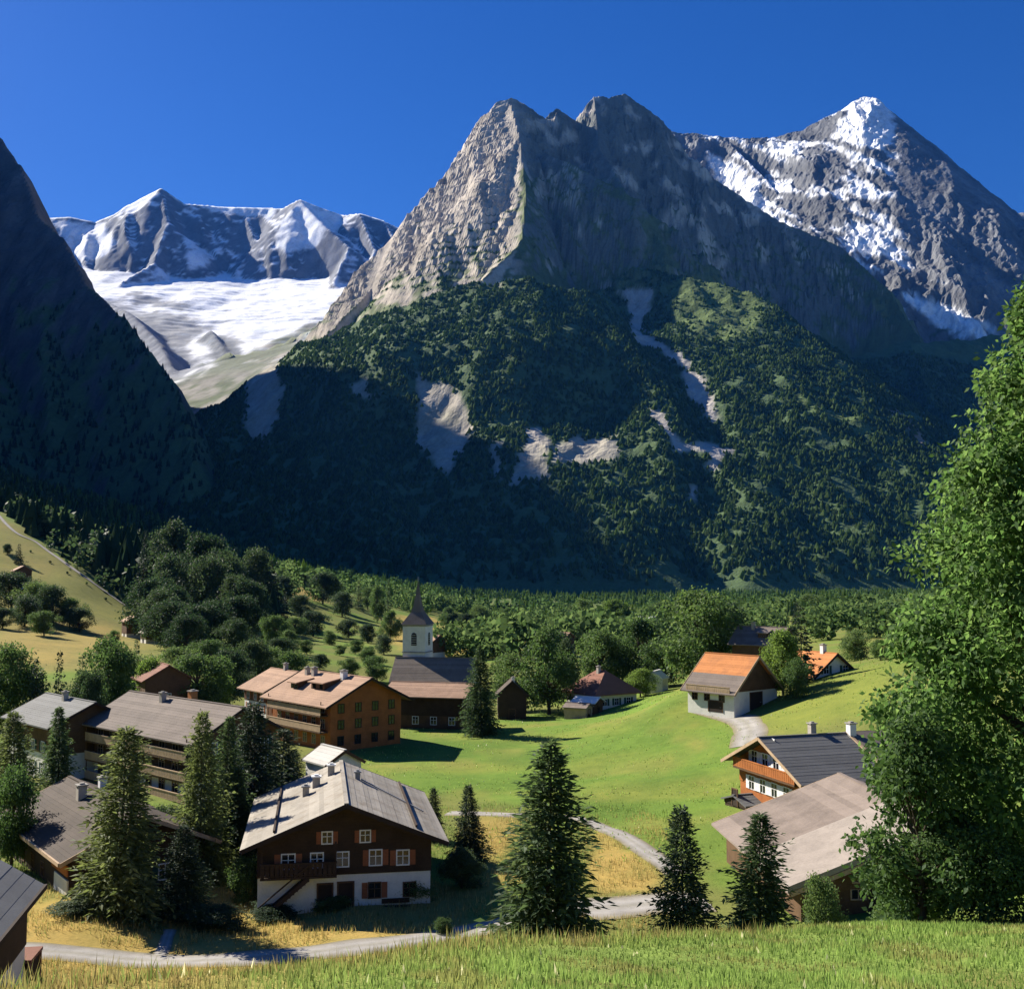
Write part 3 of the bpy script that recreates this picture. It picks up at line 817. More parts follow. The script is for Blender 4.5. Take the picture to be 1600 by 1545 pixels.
def crown_lobes(H, W, seed, n=22, base=0.25, shape='round', lob=0.30):
    rs = np.random.RandomState(seed); out = []
    for i in range(n):
        s = rs.rand()
        z = H * (base + (0.97 - base) * s)
        if shape == 'round': env = math.sin(math.pi * (0.12 + 0.80 * s)) ** 0.7
        elif shape == 'column': env = min(1, 2.2 * (1 - s)) ** 0.6 * (0.75 + 0.25 * min(1, 4 * s))
        else: env = (1 - s) ** 0.7
        a = rs.rand() * 6.28; env *= 1 + 0.26 * math.sin(2 * a + seed) + 0.22 * math.sin(3 * a + 6 * s + seed); q = W / 2 * env * (0.15 + 0.78 * rs.rand() ** 0.6)
        r = W * lob * (0.6 + 0.6 * rs.rand()) * (0.55 + 0.45 * env)
        out.append((q * math.cos(a), q * math.sin(a), min(z, H - r * 0.75), r))
    out.append((0, 0, H * 0.90, W * 0.16)); return out

def mesh_only(name, v, f, mat):
    o = np_mesh(name, v, f, mat, False); me = o.data
    bpy.data.objects.remove(o, do_unlink=True); return me

def empty(name, loc, rz=0.0, sc=(1, 1, 1)):
    o = bpy.data.objects.new(name, None); COL.objects.link(o)
    o.location = loc; o.rotation_euler = (0, 0, rz); o.scale = sc; o.empty_display_size = 0.5
    return o

def child(name, me, parent):
    o = bpy.data.objects.new(name, me); COL.objects.link(o); o.parent = parent; return o

SPR = []                                       # conifers, unit height 10 m, radius 3 m
for i, (mt, kw) in enumerate(((needle_mat, dict(whorls=66, per=20, fr=19, card=0.78)), (needle_mat, dict(whorls=62, per=20, fr=19, droop=0.5, ragged=0.25, card=0.78)),
                              (needle_dark, dict(whorls=64, per=20, fr=18, power=0.62, ragged=0.14, card=0.78)), (needle_olive, dict(whorls=68, per=20, fr=18, power=0.66, droop=0.5, ragged=0.18, card=0.78)),
                              (needle_dark, dict(whorls=32, per=10, fr=9, card=1.2, wid=0.5)), (needle_mat, dict(whorls=32, per=10, fr=9, card=1.2, wid=0.5)))):
    (tv, tf), (nv, nf) = spruce_data(10.0, 3.0, 300 + i, **kw)
    SPR.append((mesh_only('trunk', tv, tf, bark_mat), mesh_only('needles', nv, nf, mt)))
BRD = []                                       # broadleaf trees, unit height 10 m, width 8 m
for i, (mt, sh, bs) in enumerate(((leaf_mid, 'round', 0.2), (leaf_bright, 'round', 0.15), (leaf_dark, 'round', 0.15), (leaf_mid, 'column', 0.08), (leaf_dark, 'column', 0.1), (leaf_mid, 'round', 0.1))):
    (tv, tf), (nv, nf) = broad_data(10.0, 400 + i, crown_lobes(10.0, 8.0, 420 + i, 50, bs, sh, 0.19), 0.34, 150, 0.26)
    BRD.append((mesh_only('trunk', tv, tf, bark_mat), mesh_only('crown', nv, nf, mt)))

def place_tree(kind, idx, px, d, top, width, label, name=None, group=None, cat='tree', rz=None):
    """a tree whose foot stands on the ground at distance d on the bearing of px, its tip at the height of pixel row top"""
    p = at(px, top, d); z0 = gz(p.x, p.y) - 0.05
    H = max(p.z - z0, 1.0); Wm = min(width / F_PX * d, (0.62 if kind == 's' else 1.05) * H if cat == 'tree' else 1e9)
    me = (SPR if kind == 's' else BRD)[idx]
    k = Wm / (6.0 if kind == 's' else 8.0)
    o = empty(name or ('spruce_tree' if kind == 's' else 'broadleaf_tree'), (p.x, p.y, z0), random.uniform(0, 6.28) if rz is None else rz, (k * random.uniform(0.9, 1.1), k * random.uniform(0.9, 1.1), H / 10.0))
    o.rotation_euler.x = random.uniform(-0.035, 0.035); o.rotation_euler.y = random.uniform(-0.035, 0.035)
    child('trunk', me[0], o); child('needles' if kind == 's' else 'crown', me[1], o)
    return tag(o, label, cat, group)
# ------------------------------------------------------------------ building materials
def wall_mat(name, c, var=0.12, groove=None, rough=0.85, bumpd=0.02):
    t = NT(name)
    co = t.coord('Object')
    n = t.noise(0.9, 5, 0.65, co); n2 = t.noise(9.0, 3, 0.6, co)
    k = t.math('ADD', t.math('MULTIPLY', n, 0.65), t.math('MULTIPLY', n2, 0.35))
    lo = tuple(v * (1 - 2.2 * var) for v in c); hi = tuple(min(v * (1 + 1.4 * var), 0.9) for v in c)
    col = t.ramp(k, [(0.32, lo), (0.52, c), (0.72, hi)])
    h = k
    if groove:
        w = t.n('ShaderNodeTexWave', wave_type='BANDS', bands_direction='Z', wave_profile='SAW')
        w.inputs['Scale'].default_value = 0.314 / groove; w.inputs['Distortion'].default_value = 0.15
        t.l(co, w.inputs['Vector'])
        h = t.math('ADD', k, t.math('MULTIPLY', w.outputs['Fac'], 1.2))
    t.bump(h, 0.7, bumpd)
    return t.base(col, rough, 0.2)
def roof_mat(name, c, var=0.2, spots=None, rough=0.85):
    t = NT(name)
    co = t.coord('Object')
    g = t.n('ShaderNodeNewGeometry').outputs['Random Per Island']
    n = t.noise(0.35, 6, 0.7, co, 0.6); n2 = t.noise(6.0, 4, 0.7, co)
    k = t.math('ADD', t.math('MULTIPLY', n, 0.55), t.math('ADD', t.math('MULTIPLY', n2, 0.3), t.math('MULTIPLY', g, 0.16)))
    col = t.ramp(k, [(0.30, tuple(v * (1 - 1.9 * var) for v in c)), (0.52, c), (0.74, tuple(v * (1 + 1.6 * var) for v in c))])
    if spots: col = t.mix(t.ramp(t.noise(0.6, 5, 0.7, co), [(0.50, 0.0), (0.66, 0.75)]), col, spots)
    t.bump(k, 0.6, 0.05)
    return t.base(col, rough, 0.15)
plaster = wall_mat('white_plaster', (0.68, 0.66, 0.60), 0.08)
timber_dark = wall_mat('dark_timber', (0.050, 0.032, 0.021), 0.2, 0.22)
timber_brown = wall_mat('brown_timber', (0.115, 0.066, 0.036), 0.2, 0.22)
timber_rust = wall_mat('rust_timber', (0.35, 0.122, 0.036), 0.18, 0.22)
timber_orange = wall_mat('orange_timber', (0.36, 0.125, 0.036), 0.16, 0.22)
board_pale = wall_mat('pale_board', (0.42, 0.30, 0.19), 0.15)
board_dark = wall_mat('dark_board', (0.035, 0.024, 0.018), 0.2)
stone_mat = wall_mat('grey_stone', (0.30, 0.28, 0.25), 0.2)
brick_mat = wall_mat('chimney_render', (0.40, 0.36, 0.31), 0.15)
orange_shutter = wall_mat('orange_shutter', (0.28, 0.10, 0.045), 0.15)
green_shutter = wall_mat('green_shutter', (0.03, 0.08, 0.06), 0.15)
white_paint = wall_mat('white_paint', (0.74, 0.73, 0.70), 0.05)
white_cloth = wall_mat('white_canvas', (0.78, 0.77, 0.74), 0.04)
metal_grey = wall_mat('grey_metal', (0.25, 0.25, 0.25), 0.1, None, 0.45)
blue_face = wall_mat('tower_shade_blue', (0.30, 0.36, 0.55), 0.06)
roof_tan = roof_mat('tan_shingle', (0.305, 0.275, 0.230), 0.22, (0.20, 0.165, 0.125))
roof_rose = roof_mat('rose_shingle', (0.335, 0.215, 0.145), 0.2)
roof_gb = roof_mat('grey_brown_shingle', (0.165, 0.135, 0.115), 0.2)
roof_slate = roof_mat('slate_roof', (0.120, 0.120, 0.118), 0.15)
roof_grey = roof_mat('grey_sheet_roof', (0.17, 0.17, 0.165), 0.12)
roof_red = roof_mat('red_brown_tile', (0.210, 0.100, 0.070), 0.2)
roof_orange = roof_mat('orange_tile', (0.46, 0.185, 0.065), 0.16, (0.36, 0.15, 0.06))
roof_brown = roof_mat('brown_tile', (0.205, 0.165, 0.138), 0.24)
roof_pink = roof_mat('pale_brown_tile', (0.275, 0.235, 0.200), 0.24)
roof_pale = roof_mat('pale_sheet_roof', (0.46, 0.44, 0.40), 0.1)
roof_nave = roof_mat('nave_shingle', (0.19, 0.155, 0.125), 0.22)
roof_dark = roof_mat('dark_shingle', (0.075, 0.058, 0.046), 0.22)
t = NT('window_glass')
t.base((0.012, 0.015, 0.018), 0.08, 0.6)
glass = t.m

class MB:
    """collects boxes and prisms; build() links them as one mesh object"""
    def __init__(s): s.v = []; s.f = []
    def hexa(s, p):                             # eight corners: four below, four above, same order
        n = len(s.v); s.v += [tuple(q) for q in p]
        for q in ((3, 2, 1, 0), (4, 5, 6, 7), (0, 1, 5, 4), (1, 2, 6, 5), (2, 3, 7, 6), (3, 0, 4, 7)): s.f.append(tuple(n + i for i in q))
        return s
    def box(s, x0, x1, y0, y1, z0, z1):
        return s.hexa([(x0, y0, z0), (x1, y0, z0), (x1, y1, z0), (x0, y1, z0), (x0, y0, z1), (x1, y0, z1), (x1, y1, z1), (x0, y1, z1)])
    def poly(s, p):
        n = len(s.v); s.v += [tuple(q) for q in p]; s.f.append(tuple(range(n, n + len(p)))); return s
    def prism(s, prof, axis, a, b):
        """profile of (u, z) points swept along an axis from a to b"""
        n = len(s.v); m = len(prof)
        for w in (a, b):
            for (u, z) in prof: s.v.append((u, w, z) if axis == 'y' else (w, u, z))
        s.f.append(tuple(range(n, n + m))); s.f.append(tuple(range(n + 2 * m - 1, n + m - 1, -1)))
        for i in range(m):
            j = (i + 1) % m; s.f.append((n + i, n + m + i, n + m + j, n + j))
        return s
    def cyl(s, c, r0, r1, z0, z1, k=10):
        n = len(s.v)
        for z, r in ((z0, r0), (z1, r1)):
            for i in range(k): s.v.append((c[0] + r * math.cos(6.2832 * i / k), c[1] + r * math.sin(6.2832 * i / k), z))
        for i in range(k):
            j = (i + 1) % k; s.f.append((n + i, n + j, n + k + j, n + k + i))
        s.f.append(tuple(range(n + k - 1, n - 1, -1))); s.f.append(tuple(range(n + k, n + 2 * k))); return s
    def bar(s, a, b, w, h):
        """a bar of rectangular section from a to b"""
        a, b = Vector(a), Vector(b); d = (b - a).normalized()
        sd = d.cross(Vector((0, 0, 1)))
        if sd.length < 1e-4: sd = Vector((1, 0, 0))
        sd.normalize(); up = sd.cross(d)
        q = []
        for p in (a, b): q += [p - sd * w / 2 - up * h / 2, p + sd * w / 2 - up * h / 2, p + sd * w / 2 + up * h / 2, p - sd * w / 2 + up * h / 2]
        return s.hexa(q)
    def build(s, name, mat, parent=None, label=None):
        me = bpy.data.meshes.new(name); me.from_pydata(s.v, [], s.f)
        bm = bmesh.new(); bm.from_mesh(me); bmesh.ops.recalc_face_normals(bm, faces=bm.faces); bm.to_mesh(me); bm.free()
        me.materials.append(mat)
        o = bpy.data.objects.new(name, me); COL.objects.link(o)
        if parent is not None: o.parent = parent
        if label: o['label'] = label
        return o

class House:
    """local axes: x across the gable, y along the ridge, front gable at -y; placed by one corner of its eaves"""
    def __init__(s, name, label, corner, pos, yaw, Wt, Lt, pitch, over=1.0, gover=1.1, base_h=2.4, low=plaster, upp=timber_dark, roof=roof_tan, cat='chalet', rise_z=None,
                 hip=0.0, courses=18, roof2=None, split=0.5, barge=None, group=None, thick=0.16, floor=None):
        s.W, s.L = Wt - 2 * over, Lt - 2 * gover
        yw = math.radians(yaw); c, sn = math.cos(yw), math.sin(yw)
        lx = Wt / 2 * (1 if 'r' in corner else -1); ly = Lt / 2 * (1 if 'b' in corner else -1)
        p = at(*pos)
        cx_, cy_ = p.x - (c * lx - sn * ly), p.y - (sn * lx + c * ly)
        zs = [gz(cx_ + c * x - sn * y, cy_ + sn * x + c * y) for x in (-s.W / 2, 0, s.W / 2) for y in (-s.L / 2, 0, s.L / 2)]
        z0 = floor if floor is not None else sorted(zs)[3]
        s.low_drop = z0 - min(zs) + 0.6
        s.o = tag(empty(name, (cx_, cy_, z0), yw), label, cat, group)
        tp = math.tan(math.radians(pitch))
        s.tp = tp; ze = p.z - z0; s.ze = ze; s.zr = ze + Wt / 2 * tp; s.zw = ze + over * tp     # eave edge, ridge, wall top
        s.over, s.gover, s.Wt, s.Lt, s.th = over, gover, Wt, Lt, thick
        W2, L2 = s.W / 2, s.L / 2
        bh = min(base_h, s.zw - 0.3); s.bh = bh
        MB().box(-W2, W2, -L2, L2, -s.low_drop, bh).build('wall', low, s.o)
        e = 0.06; k = 0.02
        if hip:
            MB().box(-W2 - e, W2 + e, -L2 - e, L2 + e, bh, s.zw - e * tp - k).build('upper_wall', upp, s.o)
        else:
            prof = [(-W2 - e, bh), (W2 + e, bh), (W2 + e, s.zw - e * tp - k), (0, s.zr - k - 0.05), (-W2 - e, s.zw - e * tp - k)]
            MB().prism(prof, 'y', -L2 - e, L2 + e).build('upper_wall', upp, s.o)
        s.roofs = []
        T = thick
        for sd in (-1, 1):
            groups = [(0.0, 1.0, roof)] if roof2 is None else [(0.0, split, roof), (split, 1.0, roof2)]
            for (f0, f1, mt) in groups:
                m = MB(); n = max(2, int(round(courses * (f1 - f0))))
                for i in range(n):
                    a, b = f0 + (f1 - f0) * i / n, f0 + (f1 - f0) * (i + 1) / n
                    x0, x1 = a * Wt / 2 * sd, (b + 0.012) * Wt / 2 * sd
                    za, zb = s.zr - a * Wt / 2 * tp, s.zr - (b + 0.012) * Wt / 2 * tp
                    ya = Lt / 2 - hip * (1 - a); yb = Lt / 2 - hip * (1 - min(b + 0.012, 1))
                    lo, hi = T * 0.88, T * (0.98 + 0.04 * math.sin(i * 2.3))
                    m.hexa([(x0, -ya, za), (x1, -yb, zb), (x1, yb, zb), (x0, ya, za), (x0, -ya, za + lo), (x1, -yb, zb + hi), (x1, yb, zb + hi), (x0, ya, za + lo)])
                s.roofs.append(m.build('roof', mt, s.o))
        if hip:
            for sd in (-1, 1):
                m = MB(); y0 = (Lt / 2 - hip) * sd; y1 = Lt / 2 * sd
                m.hexa([(0.01, y0, s.zr - 0.1), (Wt / 2, y1, ze), (-Wt / 2, y1, ze), (-0.01, y0, s.zr - 0.1),
                        (0.01, y0, s.zr + T), (Wt / 2, y1, ze + T), (-Wt / 2, y1, ze + T), (-0.01, y0, s.zr + T)])
                s.roofs.append(m.build('roof', roof, s.o))
        MB().box(-0.16, 0.16, -Lt / 2 + hip - 0.02, Lt / 2 - hip + 0.02, s.zr + T * 0.35, s.zr + T * 1.25).build('ridge_cap', roof, s.o)
        if barge is not None and not hip:
            for ysd in (-1, 1):
                for sd in (-1, 1):
                    m = MB(); y = (Lt / 2 + 0.045) * ysd
                    m.bar((0.0, y, s.zr + 0.0), (sd * (Wt / 2 + 0.03), y, ze - 0.0), 0.07, 0.30)
                    m.build('bargeboard', barge, s.o)
    def P(s, face, u, z, out):
        W2, L2 = s.W / 2 + 0.06, s.L / 2 + 0.06
        if z < s.bh: W2 -= 0.06; L2 -= 0.06
        return {'f': (u, -L2 - out, z), 'b': (-u, L2 + out, z), 'l': (-W2 - out, -u, z), 'r': (W2 + out, u, z)}[face]
    def slab(s, m, face, u0, u1, z0, z1, o0, o1):
        zr = (z0 + z1) / 2
        q = lambda u, z, o: (s.P(face, u, zr, o)[0], s.P(face, u, zr, o)[1], z)
        m.hexa([q(u0, z0, o0), q(u1, z0, o0), q(u1, z0, o1), q(u0, z0, o1), q(u0, z1, o0), q(u1, z1, o0), q(u1, z1, o1), q(u0, z1, o1)])
        return m
    def window(s, face, u, z, w=0.9, h=1.1, shutter=None, frame=white_paint, open_=True):
        """pane set back in a proud frame with mullions; shutters stand open at its sides"""
        wn_ = s.slab(MB(), face, u - w / 2, u + w / 2, z, z + h, -0.05, 0.015).build('window', glass, s.o)
        m = MB(); b = 0.09
        for (a0, a1, c0, c1) in ((-w / 2 - b, -w / 2, -b, h + b), (w / 2, w / 2 + b, -b, h + b), (-w / 2, w / 2, -b, 0), (-w / 2, w / 2, h, h + b), (-0.03, 0.03, 0, h), (-w / 2, w / 2, h * 0.58, h * 0.58 + 0.05)):
            s.slab(m, face, u + a0, u + a1, z + c0, z + c1, -0.02, 0.06 if abs(a0) > 0.05 or c0 <= 0 else 0.04)
        m.build('frame', frame, wn_)
        if shutter is not None:
            for sd in (-1, 1):
                a = u + sd * (w / 2 + b + 0.02); c_ = a + sd * w * 0.5
                m = MB(); s.slab(m, face, min(a, c_), max(a, c_), z - 0.05, z + h + 0.05, 0.01, 0.055)
                for q in range(4):
                    zz = z + h * (0.1 + 0.25 * q)
                    s.slab(m, face, min(a, c_) + 0.05, max(a, c_) - 0.05, zz, zz + 0.06, 0.055, 0.075)
                m.build('shutter', shutter, wn_)
    def door(s, face, u, w=1.0, h=2.1, mat=board_dark, z=0.0, frame=None):
        d = s.slab(MB(), face, u - w / 2, u + w / 2, z, z + h, -0.04, 0.03).build('door', mat, s.o)
        m = MB(); b = 0.12
        for (a0, a1, c0, c1) in ((-w / 2 - b, -w / 2, 0, h + b), (w / 2, w / 2 + b, 0, h + b), (-w / 2, w / 2, h, h + b)):
            s.slab(m, face, u + a0, u + a1, z + c0, z + c1, -0.02, 0.07)
        m.build('frame', frame or timber_brown, d)
        s.slab(MB(), face, u + w * 0.32, u + w * 0.40, z + h * 0.45, z + h * 0.49, 0.03, 0.09).build('handle', metal_grey, d)
    def balcony(s, face, u0, u1, z, depth=1.2, rail=board_pale, floor_m=timber_brown):
        b = s.slab(MB(), face, u0, u1, z - 0.16, z, 0.0, depth).build('balcony', floor_m, s.o)
        m = MB(); n = max(4, int((u1 - u0) / 0.32))
        s.slab(m, face, u0, u1, z + 0.86, z + 0.96, depth - 0.11, depth + 0.02)
        s.slab(m, face, u0, u1, z + 0.06, z + 0.14, depth - 0.09, depth - 0.01)
        for i in range(n):
            a = u0 + (u1 - u0) * (i + 0.06) / n; c_ = u0 + (u1 - u0) * (i + 0.90) / n
            s.slab(m, face, a, c_, z + 0.02, z + 0.88, depth - 0.06, depth - 0.02)
        m.build('railing', rail, b)
        for u in (u0 + 0.1, u1 - 0.1): s.slab(MB(), face, u - 0.07, u + 0.07, z, min(z + 2.3, s.zw), depth - 0.2, depth - 0.12).build('post', floor_m, b)
    def chimney(s, x, y, h=1.2, w=0.6, mat=brick_mat, cap=stone_mat, side=0):
        zb = s.zr - abs(x) * s.tp - 0.2
        r = s.roofs[0 if x <= 0 else len(s.roofs) // 2 if len(s.roofs) in (2, 4) else 0]
        c = MB().box(x - w / 2, x + w / 2, y - w / 2, y + w / 2, zb, zb + 0.4 + h).build('chimney', mat, r)
        m = MB().box(x - w / 2 - 0.1, x + w / 2 + 0.1, y - w / 2 - 0.1, y + w / 2 + 0.1, zb + 0.4 + h, zb + 0.5 + h)
        m.box(x - w * 0.28, x + w * 0.28, y - w * 0.28, y + w * 0.28, zb + 0.5 + h, zb + 0.62 + h)
        m.build('cowl', cap, r)
    def dormer(s, sd, y, f, w=2.2, h=1.1, mat=None, wall=timber_brown):
        """a shed dormer on slope sd (-1 left, 1 right) at fraction f of the slope"""
        x0 = sd * f * s.Wt / 2; z0 = s.zr - f * s.Wt / 2 * s.tp; dep = 2.6
        m = MB(); xi = x0 - sd * dep
        m.hexa([(x0, y - w / 2, z0 - 0.1), (x0, y + w / 2, z0 - 0.1), (xi, y + w / 2, z0 - 0.1), (xi, y - w / 2, z0 - 0.1), (x0, y - w / 2, z0 + h), (x0, y + w / 2, z0 + h), (xi, y + w / 2, z0 + h + 0.45), (xi, y - w / 2, z0 + h + 0.45)])
        d = m.build('dormer', wall, s.o)
        xe = x0 + sd * 0.45
        MB().hexa([(xe, y - w / 2 - 0.3, z0 + h - 0.06), (xe, y + w / 2 + 0.3, z0 + h - 0.06), (xi, y + w / 2 + 0.3, z0 + h + 0.5), (xi, y - w / 2 - 0.3, z0 + h + 0.5),
                   (xe, y - w / 2 - 0.3, z0 + h + 0.10), (xe, y + w / 2 + 0.3, z0 + h + 0.10), (xi, y + w / 2 + 0.3, z0 + h + 0.66), (xi, y - w / 2 - 0.3, z0 + h + 0.66)]).build('dormer_roof', mat or roof_tan, d)
        m = MB()
        for q in (-0.26, 0.26):
            m.box(min(x0, x0 + sd * 0.03), max(x0, x0 + sd * 0.03), y + w * q - 0.4, y + w * q + 0.4, z0 + 0.25, z0 + h - 0.2)
        m.build('dormer_window', glass, d)

# ------------------------------------------------------------------ whitewashed chalet in the foreground
h = House('chalet', 'big chalet with whitewashed ground floor, dark timber gable and pale shingle roof', 'fr', (700, 1318, 80), 10, 14.4, 18.5, 22, 1.1, 1.5, 2.75, plaster, timber_dark, roof_tan, barge=board_dark, courses=20)
for u, z, w_, hh in ((-4.0, 3.35, 0.85, 0.95), (2.15, 3.35, 0.8, 1.0), (4.1, 3.3, 0.8, 0.95), (-0.2, 3.35, 0.8, 0.95), (-2.0, 3.35, 0.8, 0.95)):
    h.window('f', u, z, w_, hh, orange_shutter if abs(u) > 2.1 else None)
for u in (-1.3, 1.4): h.window('f', u, 5.0, 0.65, 0.75, orange_shutter)
h.window('f', 2.1, 1.05, 0.8, 1.0, orange_shutter, timber_brown)
h.window('f', 4.6, 1.05, 0.8, 0.9, None, timber_brown)
h.door('f', -1.4, 0.95, 2.1); h.door('f', 0.05, 1.0, 2.15)
h.balcony('f', -5.9, -0.6, 2.95, 0.9, timber_dark, timber_dark)
for u in (-4.5, -1.5, 1.5, 4.5): h.window('l', u, 3.2, 0.8, 0.9, orange_shutter)
for u in (-5, -1, 3): h.window('r', u, 3.2, 0.8, 0.9, None)
for u in (-4, 1): h.window('r', u, 1.0, 0.8, 0.9, None)
m = MB()                                         # outside stair up to the gallery
for i in range(13):
    f0 = i / 13
    u = -5.9 + 3.3 * f0; zz = 0.05 + 2.75 * f0
    h.slab(m, 'f', u, u + 0.34, zz, zz + 0.06, 0.15, 1.0)
m.bar(h.P('f', -6.0, 0.0, 0.95), h.P('f', -2.6, 2.8, 0.95), 0.08, 0.3); m.bar(h.P('f', -6.0, 0.0, 0.2), h.P('f', -2.6, 2.8, 0.2), 0.08, 0.3)
m.bar(h.P('f', -6.0, 0.95, 0.95), h.P('f', -2.6, 3.7, 0.95), 0.07, 0.1)
m.build('stair', timber_dark, h.o)
m = MB(); h.slab(m, 'f', 2.6, 4.6, 0.42, 0.50, 0.25, 0.75); h.slab(m, 'f', 2.7, 2.8, 0, 0.42, 0.3, 0.7); h.slab(m, 'f', 4.4, 4.5, 0, 0.42, 0.3, 0.7); h.slab(m, 'f', 2.6, 4.6, 0.62, 0.95, 0.12, 0.18)
m.build('bench', timber_dark, h.o)
h.chimney(-2.1, 2.2, 0.7, 0.6, brick_mat, white_paint); h.chimney(-0.9, 4.6, 0.7, 0.55, brick_mat, white_paint); h.chimney(-2.9, 0.4, 0.6, 0.5, brick_mat, metal_grey); h.chimney(1.2, 2.8, 0.5, 0.4, metal_grey, metal_grey)
MB().bar((1.5, 2.8, h.zr - 1.5 * h.tp + 0.26), (6.2, -1.2, h.zr - 6.2 * h.tp + 0.26), 0.10, 0.08).build('cable_duct', metal_grey, h.o)
MB().bar((-5.0, -8.6, h.zr - 5.0 * h.tp + 0.3), (-5.0, 8.6, h.zr - 5.0 * h.tp + 0.3), 0.14, 0.16).build('snow_guard', timber_dark, h.o)
MB().bar((5.0, -8.6, h.zr - 5.0 * h.tp + 0.3), (5.0, 8.6, h.zr - 5.0 * h.tp + 0.3), 0.14, 0.16).build('snow_guard', timber_dark, h.o)

# ------------------------------------------------------------------ brown timber hotel behind it
h = House('hotel', 'brown timber hotel with rose roof, dormers and an orange balconied side', 'fl', (510, 1107, 150), 41, 14.6, 18.5, 26, 1.5, 1.3, 2.2, timber_rust, timber_rust, roof_rose, cat='hotel', barge=board_dark, courses=16)
for z in (0.6, 2.9, 5.0):
    for u in (-6, -3.6, -1.2, 1.2, 3.6, 6): h.window('l', u, z + 0.15, 0.95, 1.25, None, board_pale)
for z in (2.7, 4.9): h.balcony('l', -7.4, 7.4, z, 1.3, board_pale)
for z in (0.8, 3.0, 5.2):
    for u in (-4.2, -1.4, 1.4, 4.2): h.window('f', u, z, 0.9, 1.15, None, timber_dark)
h.dormer(-1, -1.5, 0.55, 3.6, 1.1, roof_rose); h.dormer(-1, 4.2, 0.62, 2.0, 1.0, roof_rose)
h.chimney(-0.9, -3.4, 1.0, 0.8, white_paint); h.chimney(-1.0, 4.5, 1.0, 0.7); h.chimney(-1.0, 6.5, 0.9, 0.6)
h = House('hotel_annex', 'long low annex with pale rose roof right of the brown hotel', 'fl', (727, 1092, 172), 76, 10.5, 14, 19, 1.1, 0.9, 2.2, timber_brown, timber_dark, roof_rose, cat='building', barge=board_dark)
for u in (-4.5, -1.5, 1.5, 4.5):
    h.window('l', u, 0.9, 0.9, 1.1, None)
h = House('chalet', 'chalet with rose roof and white corner wall left of the brown hotel', 'fl', (412, 1083, 168), 38, 11.5, 9.6, 26, 0.9, 0.9, 4.6, plaster, timber_brown, roof_rose, barge=board_dark)
for z in (0.8, 3.1, 4.9):
    for u in (-2.4, 0.2, 2.6): h.window('l', u, z, 0.85, 1.1, orange_shutter)
    for u in (-3, 0, 3): h.window('f', u, z, 0.85, 1.1, orange_shutter)
h.chimney(0.0, -0.5, 0.9, 0.6)
h = House('porch_hut', 'small hut with a white roof below the orange hotel wall', 'fl', (508, 1198, 112), 38, 4.6, 5.0, 30, 0.35, 0.35, 2.0, plaster, plaster, roof_pale, cat='hut', courses=5, barge=timber_brown)
h.door('f', 0.0, 0.9, 1.9); h.window('l', 0.2, 0.9, 0.7, 0.8, None)

# ------------------------------------------------------------------ balconied hotel on the left and its neighbours
h = House('hotel', 'balconied hotel with broad grey-brown roof behind the olive spruces', 'fl', (300, 1166, 115), 47, 12.5, 25, 28, 1.5, 1.0, 2.4, plaster, timber_brown, roof_gb, cat='hotel', barge=board_dark, courses=16)
for z in (0.3, 2.55, 4.7):
    for u in (-10, -7.2, -4.4, -1.6, 1.2, 4.0, 6.8, 9.6): h.window('l', u, z + 0.25, 1.1, 1.35, None, board_pale)
for z in (0.05, 2.3, 4.45): h.balcony('l', -11.2, 11.2, z + 0.1, 1.4, board_pale)
for z in (0.6, 2.9, 5.0):
    for u in (-3.2, 0, 3.2): h.window('f', u, z, 0.9, 1.15, green_shutter)
h.chimney(0.6, -1.0, 1.1, 0.8, roof_orange); h.chimney(-0.9, 3.0, 0.9, 0.6)
h = House('house', 'slate grey roofed house cut by the left edge, behind the spruces', 'fl', (75, 1140, 128), 44, 11, 15, 25, 0.9, 0.9, 3.0, plaster, timber_brown, roof_grey, cat='house', barge=board_dark)
for z in (0.7, 3.2):
    for u in (-5, -2, 1, 4): h.window('l', u, z, 0.9, 1.1, green_shutter)
h.chimney(-0.6, 0, 0.9, 0.6)
h = House('chalet', 'dark shingled chalet with orange and white lit side at the lower left', 'fl', (93, 1353, 80), 37, 12.0, 20, 24, 0.9, 1.0, 1.9, timber_dark, timber_dark, roof_dark, barge=board_pale, courses=18)
for u in (-7, -4, -1, 2): h.window('l', u, 0.6, 0.8, 1.0, None, timber_brown)
h.slab(MB(), 'l', 5.6, 9.04, -0.6, 1.7, -0.02, 0.10).build('plaster_corner', plaster, h.o, 'whitewashed corner of the wall'); h.slab(MB(), 'l', 5.0, 9.10, 2.0, 2.75, -0.02, 0.08).build('wall_boarding', timber_orange, h.o, 'orange boarding under the eave')
h.window('f', -1.5, 0.7, 0.9, 1.1, green_shutter); h.window('f', 2.0, 0.7, 0.9, 1.1, green_shutter); h.door('f', 0.4, 1.0, 2.0)
h.chimney(-1.2, 2.0, 1.0, 0.7); h.chimney(1.4, 5.0, 1.0, 0.6, white_paint)
MB().bar((-h.Wt / 2 - 0.05, -h.Lt / 2, h.ze + 0.08), (-h.Wt / 2 - 0.05, h.Lt / 2, h.ze + 0.08), 0.16, 0.26).build('eave_board', board_pale, h.o)
h = House('house', 'plain grey sheet roof cut by the lower left corner', 'br', (70, 1386, 62), 11, 12, 15, 32, 0.8, 0.6, 2.4, plaster, timber_dark, roof_grey, cat='house', courses=10)
MB().bar((h.Wt / 2 + 0.05, -h.Lt / 2, h.ze + 0.06), (h.Wt / 2 + 0.05, h.Lt / 2, h.ze + 0.06), 0.16, 0.26).build('gutter', board_dark, h.o)
h.window('r', 2.0, 1.0, 0.9, 1.0, None); h.window('r', -2.5, 1.0, 0.9, 1.0, None)
